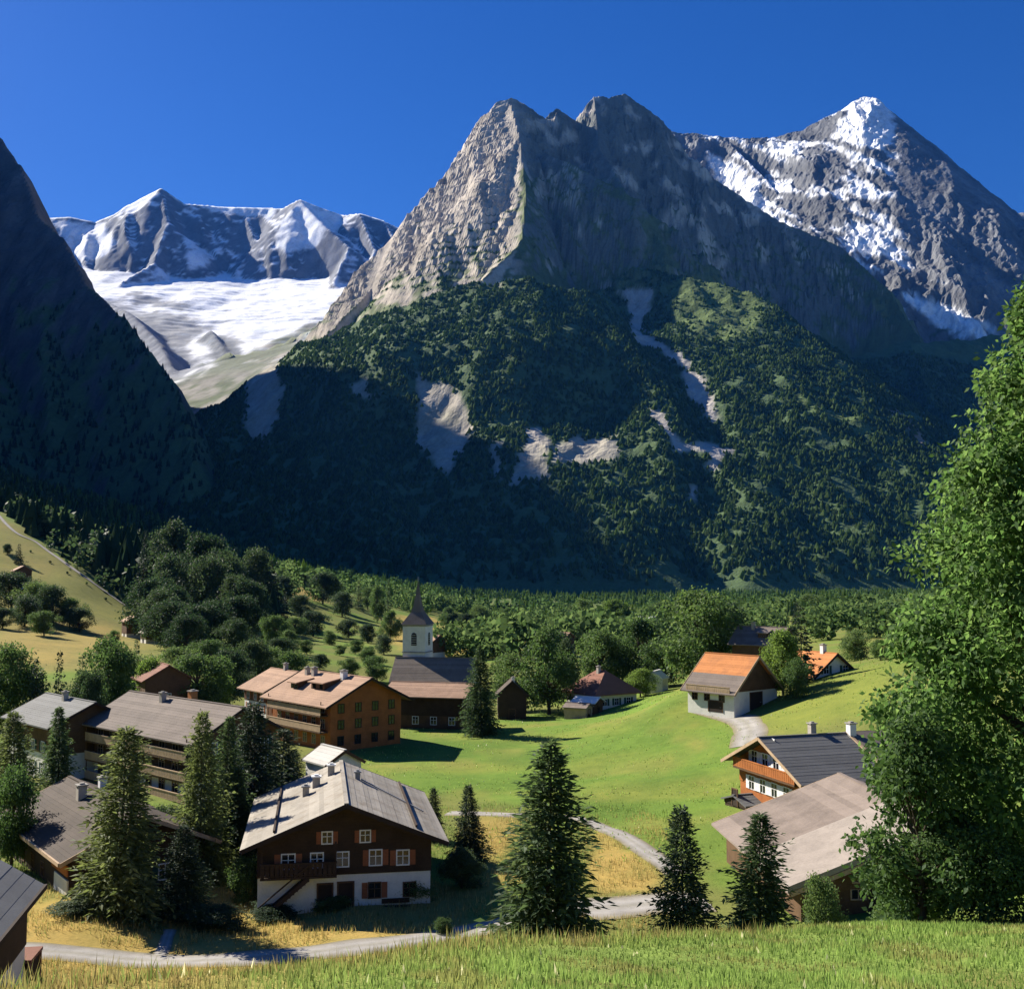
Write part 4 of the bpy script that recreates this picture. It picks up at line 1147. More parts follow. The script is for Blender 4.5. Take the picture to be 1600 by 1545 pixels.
h = House('house', 'small house with dark red roof peeping out above the balconied hotel', 'fl', (222, 1066, 178), 30, 8.5, 9, 30, 0.7, 0.7, 2.4, plaster, timber_brown, roof_red, cat='house')
h.window('f', 0, 3.0, 0.9, 1.0, None); h.window('l', 0, 0.8, 0.9, 1.0, None)
h = House('house', 'grey hip roof among the trees right of the balconied hotel', 'fl', (345, 1052, 215), 35, 8.5, 9, 30, 0.7, 0.7, 2.6, plaster, plaster, roof_gb, cat='house', hip=3.0)
h.window('f', 0, 1.0, 0.9, 1.0, None); h.window('l', 0, 1.0, 0.9, 1.0, None)

# ------------------------------------------------------------------ church
h = House('church', 'white church tower with slim brown spire beside a big dark shingled nave', 'fl', (738, 1068, 238), 81, 11.0, 18.5, 42, 0.7, 0.6, 3.2, plaster, plaster, roof_nave, cat='church', courses=16)
for u in (-6, -2, 2, 6): h.window('l', u, 0.9, 1.0, 2.0, None)
ch = h.o
def in_parent(par, px, py, d):
    q = par.matrix_basis.inverted() @ at(px, py, d); return q
bpy.context.view_layer.update()
tp_ = in_parent(ch, 653, 975, 249); yo = math.radians(-14) - ch.rotation_euler.z
def rot2(m, c, a):
    m.v = [(c.x + (x * math.cos(a) - y * math.sin(a)), c.y + (x * math.sin(a) + y * math.cos(a)), z) for x, y, z in m.v]; return m
w2 = 2.65; zt = tp_.z
tower = rot2(MB().box(-w2, w2, -w2, w2, -0.6, zt), tp_, yo).build('tower', plaster, ch)
m = MB()
for z in (zt - 0.35, zt - 6.2): m.box(-w2 - 0.14, w2 + 0.14, -w2 - 0.14, w2 + 0.14, z, z + 0.22)
rot2(m, tp_, yo).build('cornice', stone_mat, tower)
for sx, sy in ((0, -1), (-1, 0), (1, 0), (0, 1)):
    m = MB()
    arch = [(-0.62, 0), (0.62, 0)] + [(0.62 * math.cos(a), 2.2 + 0.62 * math.sin(a)) for a in [math.pi * i / 8 for i in range(9)]]
    pts0 = [(u, z + zt - 4.6) for u, z in arch]
    if sy: m.prism(pts0, 'y', sy * w2 - 0.05, sy * w2 + 0.06)
    else: m.prism(pts0, 'x', sx * w2 - 0.05, sx * w2 + 0.06)
    rot2(m, tp_, yo).build('belfry_window', glass, tower)
    m = MB()
    for q in range(5):
        z = zt - 4.4 + q * 0.5
        if sy: m.box(-0.6, 0.6, min(sy * (w2 + 0.03), sy * (w2 + 0.12)), max(sy * (w2 + 0.03), sy * (w2 + 0.12)), z, z + 0.2)
        else: m.box(min(sx * (w2 + 0.03), sx * (w2 + 0.12)), max(sx * (w2 + 0.03), sx * (w2 + 0.12)), -0.6, 0.6, z, z + 0.2)
    rot2(m, tp_, yo).build('louvre', stone_mat, tower)
m = MB()
prof = [(w2 + 0.35, 0.0), (w2 - 0.5, 1.3), (1.25, 2.7), (0.80, 4.2), (0.45, 6.6), (0.08, 9.4)]
for (r0, a0), (r1, a1) in zip(prof[:-1], prof[1:]):
    m.hexa([(-r0, -r0, zt + a0), (r0, -r0, zt + a0), (r0, r0, zt + a0), (-r0, r0, zt + a0), (-r1, -r1, zt + a1), (r1, -r1, zt + a1), (r1, r1, zt + a1), (-r1, r1, zt + a1)])
spire = rot2(m, tp_, yo).build('spire', roof_gb, ch)
m = MB().cyl((0, 0), 0.05, 0.05, zt + 9.1, zt + 10.6, 6); m.box(-0.35, 0.35, -0.04, 0.04, zt + 10.0, zt + 10.12)
rot2(m, tp_, yo).build('cross', metal_grey, spire)
# ------------------------------------------------------------------ houses beyond the meadow
h = House('house', 'house with red-brown hip roof and bluish white wall at the meadow edge', 'fl', (930, 1088, 192), 32, 10.5, 10.5, 36, 0.8, 0.8, 3.0, plaster, plaster, roof_red, cat='house', hip=4.0)
for u in (-2.6, 0, 2.6): h.window('f', u, 0.9, 0.85, 1.1, green_shutter); h.window('l', u, 0.9, 0.85, 1.1, green_shutter)
h.chimney(-0.6, 0.0, 1.0, 0.6)
h = House('shed', 'little shed with a white roof before the red-brown hip roof', 'fl', (930, 1100, 188), 60, 4.2, 4.8, 22, 0.4, 0.4, 1.4, timber_brown, timber_brown, white_paint, cat='shed', courses=4)
h.door('f', 0, 0.9, 1.6)
h = House('hut', 'low pale brown hut at the meadow edge left of the red-brown hip roof', 'fl', (916, 1108, 184), 64, 3.6, 4.4, 20, 0.3, 0.3, 0.8, board_pale, board_pale, roof_brown, cat='hut', courses=4)
h.door('f', 0, 0.8, 1.5)
h = House('hut', 'dark gabled hut with a white ridge tip left of the pale column tree', 'fr', (826, 1088, 190), 2, 5.6, 6.0, 42, 0.4, 0.5, 1.2, timber_dark, timber_dark, roof_dark, cat='hut', courses=6, barge=board_dark)
h.door('f', 0, 1.0, 1.8); h.chimney(0.2, -2.0, 0.6, 0.5, white_paint)
h = House('house', 'tiny white gable on the meadow crest left of the two-tone barn', 'fr', (1036, 1062, 206), -25, 3.6, 4.0, 38, 0.2, 0.2, 2.0, plaster, plaster, white_paint, cat='house', courses=4)
h.window('f', 0, 0.9, 0.6, 0.8, None)
h = House('house', 'far white roof shining in the valley trees', 'fl', (1020, 972, 430), 70, 9, 10, 24, 0.6, 0.6, 2.5, plaster, plaster, white_paint, cat='house', courses=4)
h = House('barn', 'barn with two-tone roof, orange above and grey-brown below', 'fl', (1148, 1087, 150), 40, 11.0, 9.6, 42, 0.7, 0.7, 3.0, plaster, timber_brown, roof_orange, cat='barn', roof2=roof_gb, split=0.52, barge=board_pale, courses=16)
for u in (-2.8, -0.6, 2.0): h.window('l', u, 1.5, 0.85, 0.85, None, timber_brown)
h.door('l', 0.9, 2.4, 1.5, board_dark); h.balcony('l', -3.9, 3.9, 2.65, 0.6, board_pale)
h.door('f', 0, 2.6, 2.6, board_dark)
h = House('house', 'brown roofed house behind the ridge of the two-tone barn', 'fl', (1218, 1010, 192), 58, 10.5, 9.5, 30, 0.7, 0.7, 3.0, plaster, timber_brown, roof_brown, cat='house')
h.dormer(-1, -1.0, 0.6, 1.6, 0.9, roof_brown); h.chimney(-0.8, 1.5, 1.0, 0.6)
h = House('house', 'house with bright orange tiled roof right of the two-tone barn', 'fl', (1272, 1061, 163), 24, 9.0, 9.5, 38, 0.6, 0.6, 2.6, plaster, plaster, roof_orange, cat='house', barge=board_dark)
h.chimney(0.0, -1.5, 1.0, 0.7, white_paint)
for u in (-1.8, 1.8): h.window('f', u, 0.8, 0.9, 1.1, green_shutter); h.window('l', u, 0.8, 0.9, 1.1, green_shutter)

# ------------------------------------------------------------------ orange gabled chalet and big barn on the right
h = House('chalet', 'orange timber chalet with white windowed gable and dark slate roof', 'fr', (1252, 1229, 100), -72, 14.6, 15, 24, 1.3, 1.4, 1.2, timber_orange, timber_orange, roof_slate, barge=board_pale, courses=16)
for z, us in ((0.75, (-3.6, -1.5, 0.6, 2.7)), (3.3, (-3.0, -1.0, 1.0, 3.0))):
    for u in us: h.window('f', u, z, 0.95, 1.2, white_paint)
h.window('f', -0.0, 5.35, 0.7, 0.8, white_paint)
h.balcony('f', -5.6, 5.6, 2.75, 1.0, timber_orange, timber_brown)
for u in (-4, -1, 2): h.window('r', u, 1.0, 0.9, 1.1, green_shutter)
h.chimney(0.5, 2.6, 1.1, 0.7, white_paint); h.chimney(-0.8, -1.0, 1.2, 0.6)
for sd in (-1, 1):
    MB().bar((sd * 0.1, 2.4, h.zr - 0.1 * h.tp + 0.24), (sd * h.Wt / 2, 2.4, h.ze + 0.24), 0.30, 0.12).build('roof_batten', board_pale, h.o)
    MB().hexa([(sd * 0.1, 2.7, h.zr + 0.02), (sd * h.Wt / 2, 2.7, h.ze + 0.04), (sd * h.Wt / 2, h.Lt / 2 + 0.02, h.ze + 0.04), (sd * 0.1, h.Lt / 2 + 0.02, h.zr + 0.02),
               (sd * 0.1, 2.7, h.zr + 0.24), (sd * h.Wt / 2, 2.7, h.ze + 0.26), (sd * h.Wt / 2, h.Lt / 2 + 0.02, h.ze + 0.26), (sd * 0.1, h.Lt / 2 + 0.02, h.zr + 0.24)]).build('roof_patch', roof_gb, h.o, 'brownish newer roof strip')
h = House('lean_to', 'grey lean-to roof at the left foot of the orange chalet', 'fr', (1165, 1262, 108), -70, 4.6, 4.4, 16, 0.3, 0.3, 1.2, timber_dark, timber_dark, roof_slate, cat='shed', courses=4)
h.door('f', 0, 0.9, 1.6)
h = House('barn', 'huge barn with stepped pale brown tiled roof behind the two right spruces', 'fl', (1236, 1397, 72.5), 4, 21.5, 20, 20, 0.9, 0.8, 2.0, timber_brown, timber_brown, roof_brown, cat='barn', barge=board_pale, courses=22)
MB().hexa([(-h.Wt / 2 - 0.25, -h.Lt / 2 - 0.1, h.ze + 0.12), (-0.1, -h.Lt / 2 - 0.1, h.zr + 0.2), (-0.1, -h.Lt / 2 + 8.0, h.zr + 0.2), (-h.Wt / 2 - 0.25, -h.Lt / 2 + 8.0, h.ze + 0.12),
           (-h.Wt / 2 - 0.25, -h.Lt / 2 - 0.1, h.ze + 0.50), (-0.1, -h.Lt / 2 - 0.1, h.zr + 0.58), (-0.1, -h.Lt / 2 + 8.0, h.zr + 0.58), (-h.Wt / 2 - 0.25, -h.Lt / 2 + 8.0, h.ze + 0.50)]).build('roof_extension', roof_pink, h.o, 'paler raised near section of the roof')
for u in (-6, -2, 2, 6): h.window('f', u, 1.2, 0.9, 1.0, None, board_pale)
h.door('f', -4, 2.6, 2.4, board_dark)
for u in (-5, 0, 5): h.window('l', u, 0.9, 0.9, 0.9, None, board_pale)

# ------------------------------------------------------------------ huts on the hillside
for px, py, d, lab, rf in ((196, 972, 345, 'left of two pale roofed huts on the ochre hillside', roof_rose), (226, 990, 320, 'right of two pale roofed huts on the ochre hillside', roof_pink),
                           (22, 892, 385, 'rose roofed hut at the left edge high on the hillside', roof_rose)):
    h = House('hillside_hut', lab, 'fl', (px, py, d), 35, 6.5, 6.5, 28, 0.6, 0.6, 1.5, plaster, timber_brown, rf, cat='hut', courses=5)
    h.window('f', 0, 1.0, 0.8, 0.9, None); h.door('l', 0, 0.9, 1.7)
for px, py, d, lab, w_ in ((676, 1003, 330, 'pale cottage right of the church spire', 6.5), (882, 998, 330, 'brownish cottage among the valley trees right of the church', 6.0)):
    h = House('cottage', lab, 'fl', (px, py, d), 50, w_, 7, 30, 0.5, 0.5, 2.0, plaster, timber_brown, roof_rose, cat='cottage', courses=5)
    h.window('l', 0, 0.8, 0.8, 0.9, None)

# ------------------------------------------------------------------ dark hut cut by the lower left corner
p = ghit(30, 1538)
o = tag(empty('roadside_hut', (p.x - 0.9, p.y, p.z), math.radians(8)), 'small dark box hut with rust brown edges in the lower left corner', 'hut')
MB().box(-1.6, 1.6, -1.0, 1.0, -0.4, 1.45).build('wall', board_dark, o)
m = MB().box(-1.75, 1.75, -1.15, 1.15, 1.45, 1.62); m.build('roof', roof_red, o)
for sx in (-1, 1):
    for sy in (-1, 1): MB().box(sx * 1.62 - 0.09, sx * 1.62 + 0.09, sy * 1.02 - 0.09, sy * 1.02 + 0.09, -0.4, 1.44).build('corner_post', roof_red, o)
for u in (-0.7, 0.55):
    w_ = MB().box(u - 0.4, u + 0.4, -1.03, -0.98, 0.45, 1.1).build('window', glass, o)
    m = MB()
    for a, b, c_, d_ in ((-0.47, -0.4, 0.38, 1.17), (0.4, 0.47, 0.38, 1.17), (-0.4, 0.4, 0.38, 0.45), (-0.4, 0.4, 1.1, 1.17)): m.box(u + a, u + b, -1.06, -0.99, c_, d_)
    m.build('frame', timber_brown, w_)

# ------------------------------------------------------------------ white parasols on the hotel terrace
def parasol(px, py, d, lab):
    p = at(px, py, d); z = gz(p.x, p.y)
    o = tag(empty('parasol', (p.x, p.y, z), random.uniform(0, 1)), lab, 'parasol', 'white parasols by the left hotel')
    H = max(2.3, min(p.z - z, 3.2))
    MB().cyl((0, 0), 0.035, 0.03, 0, H, 8).build('pole', metal_grey, o)
    MB().box(-0.3, 0.3, -0.3, 0.3, 0, 0.12).build('foot', stone_mat, o)
    m = MB(); k = 8; r = 1.35
    ring = [(r * math.cos(6.2832 * i / k), r * math.sin(6.2832 * i / k), H - 0.55) for i in range(k)]
    for i in range(k):
        a, b = ring[i], ring[(i + 1) % k]
        m.poly([a, b, (0, 0, H)]); m.poly([(a[0], a[1], a[2] - 0.2), (b[0], b[1], b[2] - 0.2), b, a])
    m.build('canopy', white_cloth, o)
parasol(80, 1208, 103, 'leftmost white parasol before the balconied hotel'); parasol(130, 1218, 104, 'middle white parasol before the balconied hotel')
parasol(92, 1240, 98, 'lowest white parasol by the dark shingled chalet'); parasol(279, 1275, 97, 'white parasol between the olive spruces and the big chalet')
# ------------------------------------------------------------------ trees one can tell apart
near_trees = [
 ('s', 0, 850, 61, 1158, 235, 'large ragged spruce in the centre foreground beside the winding path'),
 ('s', 2, 1070, 58, 1262, 140, 'dark pointed spruce left of its paler neighbour, before the brown barn roof'),
 ('s', 1, 1180, 57, 1270, 175, 'blue-green spruce covering the corner of the big brown barn roof'),
 ('s', 3, 190, 77, 1138, 165, 'tall olive spruce standing before the balconied hotel'),
 ('s', 3, 318, 88, 1112, 105, 'narrow olive spruce at the right end of the balconied hotel'),
 ('s', 1, 352, 93, 1120, 90, 'green spruce squeezed between the olive spruce and the black spruce'),
 ('s', 2, 400, 98, 1100, 120, 'black shaded spruce below the brown timber hotel'),
 ('s', 2, 290, 78, 1290, 110, 'low black spruce in the shade left of the whitewashed chalet'),
 ('s', 2, 438, 106, 1140, 95, 'black spruce close against the orange side of the brown hotel'),
 ('s', 1, 374, 92, 1200, 85, 'shaded spruce just left of the pale chalet roof'),
 ('s', 2, 458, 114, 1172, 70, 'small black spruce behind the left eave of the whitewashed chalet'),
 ('b', 2, 250, 97, 1262, 80, 'dark leafy tree below the balconies of the left hotel'),
 ('b', 0, 22, 90, 1200, 80, 'leafy tree above the dark shingled chalet at the left edge'),
 ('s', 3, 28, 104, 1112, 100, 'spruce at the left edge below the slate grey roof'),
 ('s', 1, 95, 108, 1106, 90, 'second spruce from the left edge, before the balconied hotel'),
 ('s', 2, 735, 93, 1226, 60, 'slim dark columnar conifer behind the whitewashed chalet'),
 ('s', 2, 678, 100, 1230, 36, 'tiny dark conifer at the back corner of the whitewashed chalet'),
 ('s', 0, 752, 168, 1008, 62, 'dark spruce at the right end of the church roof'),
 ('s', 4, 1250, 163, 948, 55, 'dark spruce towering behind the orange roofed house'),
 ('b', 1, 1222, 158, 985, 70, 'light green tree between the two-tone barn and the orange roof'),
 ('b', 5, 1243, 152, 1030, 45, 'small round green tree before the orange roofed house'),
 ('b', 0, 1085, 205, 925, 120, 'tall broad green tree left of the two-tone barn roof'),
 ('b', 3, 858, 196, 984, 84, 'tall pale column-shaped tree left of the red-brown hip roof'),
 ('b', 4, 880, 216, 1000, 46, 'dark narrow tree touching the red-brown hip roof on its left'),
 ('b', 0, 800, 205, 1022, 75, 'round tree behind the dark gabled hut'),
 ('b', 0, 940, 225, 985, 85, 'round tree rising behind the red-brown hip roof'),
 ('b', 3, 1000, 228, 968, 75, 'slender tree behind and right of the red-brown hip roof'),
 ('b', 0, 1040, 218, 1000, 70, 'green tree beside the small white gable left of the two-tone barn'),
 ('b', 1, 1000, 204, 1045, 50, 'low light green tree right of the red-brown hip roof'),
 ('b', 2, 1138, 225, 945, 80, 'dark green tree behind the ridge of the two-tone barn'),
 ('b', 5, 1335, 185, 985, 85, 'green tree right of the orange roofed house'),
 ('b', 0, 1375, 170, 1000, 90, 'grey-green tree half hidden by the big foreground tree'),
 ('b', 4, 722, 86, 1325, 60, 'dark bush at the right wall of the whitewashed chalet'),
]
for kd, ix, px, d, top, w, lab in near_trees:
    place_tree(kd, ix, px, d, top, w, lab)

def ordinal(i):
    base = ['first', 'second', 'third', 'fourth', 'fifth', 'sixth', 'seventh', 'eighth', 'ninth', 'tenth', 'eleventh', 'twelfth', 'thirteenth', 'fourteenth',
            'fifteenth', 'sixteenth', 'seventeenth', 'eighteenth', 'nineteenth', 'twentieth']
    tens = {20: 'twenty', 30: 'thirty', 40: 'forty'}
    return base[i] if i < 20 else tens[(i + 1) // 10 * 10] + ('-' + base[(i + 1) % 10 - 1] if (i + 1) % 10 else 'th') if (i + 1) % 10 else {29: 'thirtieth', 39: 'fortieth'}[i]

def tree_row(rows, where, group):
    rows = sorted(rows, key=lambda r: r[2])
    for i, (kd, ix, px, d, top, w) in enumerate(rows):
        kind = ('conifer' if kd == 's' else 'tree')
        tone = {('s', 0): 'green', ('s', 1): 'green', ('s', 2): 'dark', ('s', 3): 'olive', ('s', 4): 'dark', ('s', 5): 'green', ('b', 0): 'green', ('b', 1): 'light green', ('b', 2): 'dark', ('b', 3): 'slender green', ('b', 4): 'slender dark', ('b', 5): 'green'}[(kd, ix)]
        place_tree(kd, ix, px, d, top, w, '%s %s, %s from the left %s' % (tone, kind, ordinal(i), where), group=group)

tree_row([('b', 5, 15, 165, 1008, 90), ('s', 4, 58, 160, 1030, 50), ('s', 4, 92, 158, 1018, 42), ('s', 5, 128, 158, 1022, 44), ('b', 0, 168, 170, 1000, 80), ('b', 5, 200, 190, 1018, 70),
          ('b', 1, 238, 185, 1030, 60), ('b', 0, 275, 215, 1012, 75), ('b', 0, 305, 185, 1025, 85), ('b', 1, 340, 190, 1048, 55), ('b', 2, 140, 150, 1050, 60), ('b', 2, 360, 200, 1015, 60), ('b', 0, 330, 235, 1000, 60), ('b', 2, 395, 215, 1000, 55), ('b', 5, 420, 225, 1012, 50), ('s', 5, 215, 200, 1000, 34), ('b', 0, 455, 215, 1018, 50)],
         'in the row above the hotel roofs', 'trees above the hotel roofs')
rs = random.Random(21)
dark = []
for i in range(34):
    px = 215 + 225 * rs.random() ** 0.9
    f = rs.random()
    top = 815 + 150 * f + max(0, px - 330) * 0.35
    dd = 470 - 210 * f
    dark.append((rs.choice('bbbs'), 0, px, dd, top, rs.uniform(48, 80)))
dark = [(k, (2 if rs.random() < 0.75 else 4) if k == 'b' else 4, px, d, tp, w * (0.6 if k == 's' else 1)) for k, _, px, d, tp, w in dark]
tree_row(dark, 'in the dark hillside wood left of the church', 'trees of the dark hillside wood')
hed = [('b', 0, 433, 300, 962, 40), ('b', 3, 452, 290, 985, 30), ('b', 0, 480, 300, 1000, 45), ('b', 2, 505, 560, 895, 42), ('s', 5, 560, 600, 905, 22), ('b', 0, 590, 540, 915, 30), ('s', 5, 605, 560, 905, 20),
       ('b', 2, 545, 420, 968, 45), ('b', 2, 575, 400, 975, 50), ('b', 0, 530, 310, 1008, 50), ('b', 5, 575, 300, 1010, 55), ('b', 0, 415, 330, 990, 45), ('b', 2, 470, 480, 930, 40), ('b', 0, 520, 640, 905, 28), ('b', 2, 440, 520, 900, 45), ('b', 0, 460, 380, 965, 45), ('b', 2, 490, 400, 955, 45), ('b', 5, 515, 360, 985, 50), ('b', 0, 555, 330, 1000, 50), ('b', 2, 600, 340, 992, 45), ('b', 3, 610, 430, 955, 30), ('b', 2, 535, 520, 925, 40), ('b', 0, 575, 620, 918, 30), ('b', 2, 500, 270, 1022, 45), ('s', 4, 445, 420, 925, 24), ('b', 5, 545, 265, 1028, 45), ('b', 0, 590, 262, 1025, 40), ('b', 2, 470, 620, 895, 36)]
tree_row(hed, 'among the sloping fields left of the church', 'trees among the sloping fields')
hl = [('b', 2, 20, 350, 895, 60), ('b', 0, 55, 340, 910, 55), ('b', 2, 85, 335, 915, 50), ('b', 2, 40, 320, 930, 70), ('b', 0, 110, 340, 935, 40), ('s', 4, 30, 430, 850, 22), ('b', 2, 5, 310, 950, 60),
      ('b', 0, 178, 300, 985, 50), ('b', 2, 190, 520, 870, 40), ('b', 0, 230, 330, 990, 40), ('s', 5, 215, 420, 915, 22), ('s', 5, 262, 400, 920, 24), ('b', 2, 12, 440, 850, 45), ('b', 0, 48, 450, 862, 40), ('b', 2, 78, 440, 880, 45), ('b', 2, 105, 430, 900, 40), ('b', 0, 135, 425, 915, 36), ('b', 2, 165, 415, 935, 36), ('b', 2, 200, 400, 955, 40), ('b', 0, 70, 300, 955, 50), ('b', 2, 125, 330, 950, 45)]
tree_row(hl, 'on the ochre hillside at the left edge', 'trees on the ochre hillside')
mid = []
for i in range(44):
    px = 690 + (1385 - 690) * (i + rs.random() * 0.8) / 44
    f = rs.random()
    d = 280 + 420 * f
    top = 1000 - 62 * f - 14 * rs.random()
    if 700 < px < 850: top += 8
    k = rs.choice('bbbbs')
    mid.append((k, rs.choice([0, 1, 2, 3, 5]) if k == 'b' else rs.choice([4, 5]), px, d, top, rs.uniform(34, 62) * (0.55 if k == 's' else 1)))
tree_row(mid, 'in the valley band right of the church', 'trees of the valley band')

# ------------------------------------------------------------------ the big tree at the right edge and the thicket at its foot
def outline_lobes(rows, d, cx, seed, n, rmin, rmax, depth):
    """rows: (z, half width); lobes scattered through the crown, denser at its skin"""
    r_ = np.random.RandomState(seed); out = []
    zs = [r[0] for r in rows]; ws = [r[1] for r in rows]
    while len(out) < n:
        z = zs[0] + (zs[-1] - zs[0]) * r_.rand(); w = np.interp(z, zs, ws)
        if r_.rand() > 0.35 + 0.65 * w / max(ws): continue
        a = r_.rand() * 6.28; r = min(rmin + (rmax - rmin) * r_.rand(), 0.35 + 0.5 * w)
        q = max(0, w - r * 0.75) * (0.35 + 0.65 * r_.rand() ** 0.5)
        out.append((q * math.cos(a), q * math.sin(a) * depth, z, r))
    return out
TX, TD = 18.4, 37.5
tz = gz(TX, TD)
rows = [(0.9, 5.6), (2.5, 6.2), (4.7, 6.4), (9.1, 5.8), (12, 5.0), (15.0, 3.8), (17.3, 2.6), (19.2, 1.5), (20.6, 0.8), (21.6, 0.2)]
(tv, tf), (nv, nf) = broad_data(21.6, 501, outline_lobes(rows, TD, TX, 502, 260, 0.75, 1.4, 0.85), 0.23, 330, 0.42, 0.08, 0.3)
o = empty('broadleaf_tree', (TX, TD, tz - 0.05)); child('trunk', mesh_only('trunk', tv, tf, bark_mat), o); child('crown', mesh_only('crown', nv, nf, leaf_maple), o)
tag(o, 'tall leafy tree filling the right edge of the picture', 'tree')
p = at(1432, 1130, 35.0); z0 = gz(p.x, p.y)
rows = [(0.5, 1.6), (1.6, 2.1), (3.2, 2.0), (4.6, 1.4), (p.z - z0, 0.5)]
(tv, tf), (nv, nf) = broad_data(p.z - z0, 511, outline_lobes(rows, 35, 0, 512, 44, 0.45, 0.85, 0.9), 0.19, 380, 0.14, 0.1, 0.3)
o = empty('broadleaf_tree', (p.x, p.y, z0 - 0.05)); child('trunk', mesh_only('trunk', tv, tf, bark_mat), o); child('crown', mesh_only('crown', nv, nf, leaf_mid), o)
tag(o, 'leafy young tree left of the tall right-edge tree, before the brown barn', 'tree')
for px, d, top, w, lab in ((1415, 40, 1350, 110, 'low green shrub under the young tree at the brow of the grass slope'), (1530, 34, 1290, 150, 'shrub at the foot of the tall right-edge tree'),
                           (1285, 62, 1370, 70, 'pale straggly shrub before the eave of the big brown barn'), (692, 73, 1440, 26, 'small grey-green bush beside the bright end of the lane'),
                           (430, 79, 1420, 80, 'dark green shrub before the left corner of the whitewashed chalet'), (330, 76, 1415, 90, 'dark shrub at the foot of the low black spruce'),
                           (120, 76, 1405, 70, 'shrub at the foot of the tall olive spruce, left side'), (520, 80, 1412, 60, 'flat green shrub before the chalet doors'),
                           (385, 84, 1340, 60, 'yellow-green shrub left of the outside stair'), (640, 82, 1370, 70, 'low dark shrub before the right white wall of the chalet')):
    place_tree('b', 5 if px not in (120, 330, 430) else 2, px, d, top, w, lab, name='shrub', cat='shrub')
# ------------------------------------------------------------------ woods that read as one mass
wood_mat = leaf_mat('mountain_wood', (0.056, 0.096, 0.032), (0.116, 0.174, 0.056), (0.165, 0.222, 0.076), 0.62, 0.0)
wood_shade_mat = leaf_mat('shaded_wood', (0.012, 0.026, 0.013), (0.024, 0.044, 0.020), (0.042, 0.064, 0.030), 0.05, 0.0)  # conifer colour with the shade put in, darker than the lit mountain wood
valley_leaf = leaf_mat('valley_leaves', (0.030, 0.062, 0.024), (0.062, 0.110, 0.040), (0.125, 0.180, 0.068), 0.45, 0.0)

def cone_wood(name, X, Y, Z, Hh, rad, mat, seed, lab, tiers=2):
    """many small conifers as one mesh: two stacked jagged cones each"""
    rs_ = np.random.RandomState(seed); n = len(X); k = 5
    V = []; F = []
    base = 0
    for tier, (z0, z1, rf) in enumerate(((0.05, 0.72, 1.0), (0.42, 1.0, 0.62)) if tiers == 2 else ((0.0, 1.0, 0.9),)):
        a = (np.arange(k)[None] + rs_.rand(n, 1)) * 2 * np.pi / k
        r = (rad * rf)[:, None] * (0.75 + 0.5 * rs_.rand(n, k))
        ring = np.stack([X[:, None] + np.cos(a) * r, Y[:, None] + np.sin(a) * r, (Z + Hh * z0)[:, None] + (rs_.rand(n, k) - 0.5) * 0.12 * Hh[:, None]], -1)
        tip = np.stack([X, Y, Z + Hh * z1], -1)[:, None]
        v = np.concatenate([ring, tip], 1).reshape(-1, 3)
        i0 = base + np.arange(n)[:, None] * (k + 1)
        f = np.stack([i0 + np.arange(k), i0 + (np.arange(k) + 1) % k, np.repeat(i0 + k, k, 1)], -1).reshape(-1, 3)
        V.append(v); F.append(f); base += n * (k + 1)
    o = np_mesh(name, np.concatenate(V), np.concatenate(F), mat)
    return tag(o, lab, 'wood', kind='stuff')

rs_ = np.random.RandomState(71)
def sample_relief(R, weight, n, lo_y, hi_y):
    """random spots of a relief, by weight"""
    gx_, gy_, _ = R.slope()
    w = weight * (R.Y > lo_y) * (R.Y < hi_y) * np.clip(0.6 + gy_, 0.05, 1)
    w = np.where(w > 0.12, w, 0).ravel(); cdf = np.cumsum(w); cdf /= cdf[-1]
    i = np.searchsorted(cdf, rs_.rand(n))
    x = R.X.ravel()[i] + (rs_.rand(n) - 0.5) * R.step; y = R.Y.ravel()[i] + (rs_.rand(n) - 0.5) * R.step
    return x, y, R.height(x, y)
x, y, z = sample_relief(ms, ms_wood, 80000, 1960, 3900)
dens = fbm(x / 70, y / 70, 3, 160) + 0.5 * fbm(x / 25, z / 60, 2, 161)
kp = dens > -0.55
x, y, z = x[kp], y[kp], z[kp]
hh = 7 + 8 * rs_.rand(len(x)) ** 1.4 - 2 * sstep(500, 950, z)
cone_wood('mountain_wood', x, y, z - 2.5, hh, hh * (0.50 + 0.25 * rs_.rand(len(x))), wood_mat, 72, 'dark conifer wood clothing the lower slopes of the craggy mountain', 1)
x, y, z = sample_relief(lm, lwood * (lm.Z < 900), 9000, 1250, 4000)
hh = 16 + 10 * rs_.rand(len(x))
cone_wood('shaded_wood', x, y, z - 1, hh, hh * 0.27, wood_shade_mat, 73, 'shade-darkened conifer wood on the shaded mountain wall at the left')

def poly_in(px_poly, x, y):
    P = [ghit(*p) for p in px_poly]; ins = np.zeros(x.shape, bool)
    for a, b in zip(P, P[1:] + P[:1]):
        ins ^= ((a.y > y) != (b.y > y)) & (x < (b.x - a.x) * (y - a.y) / ((b.y - a.y) or 1e-9) + a.x)
    return ins

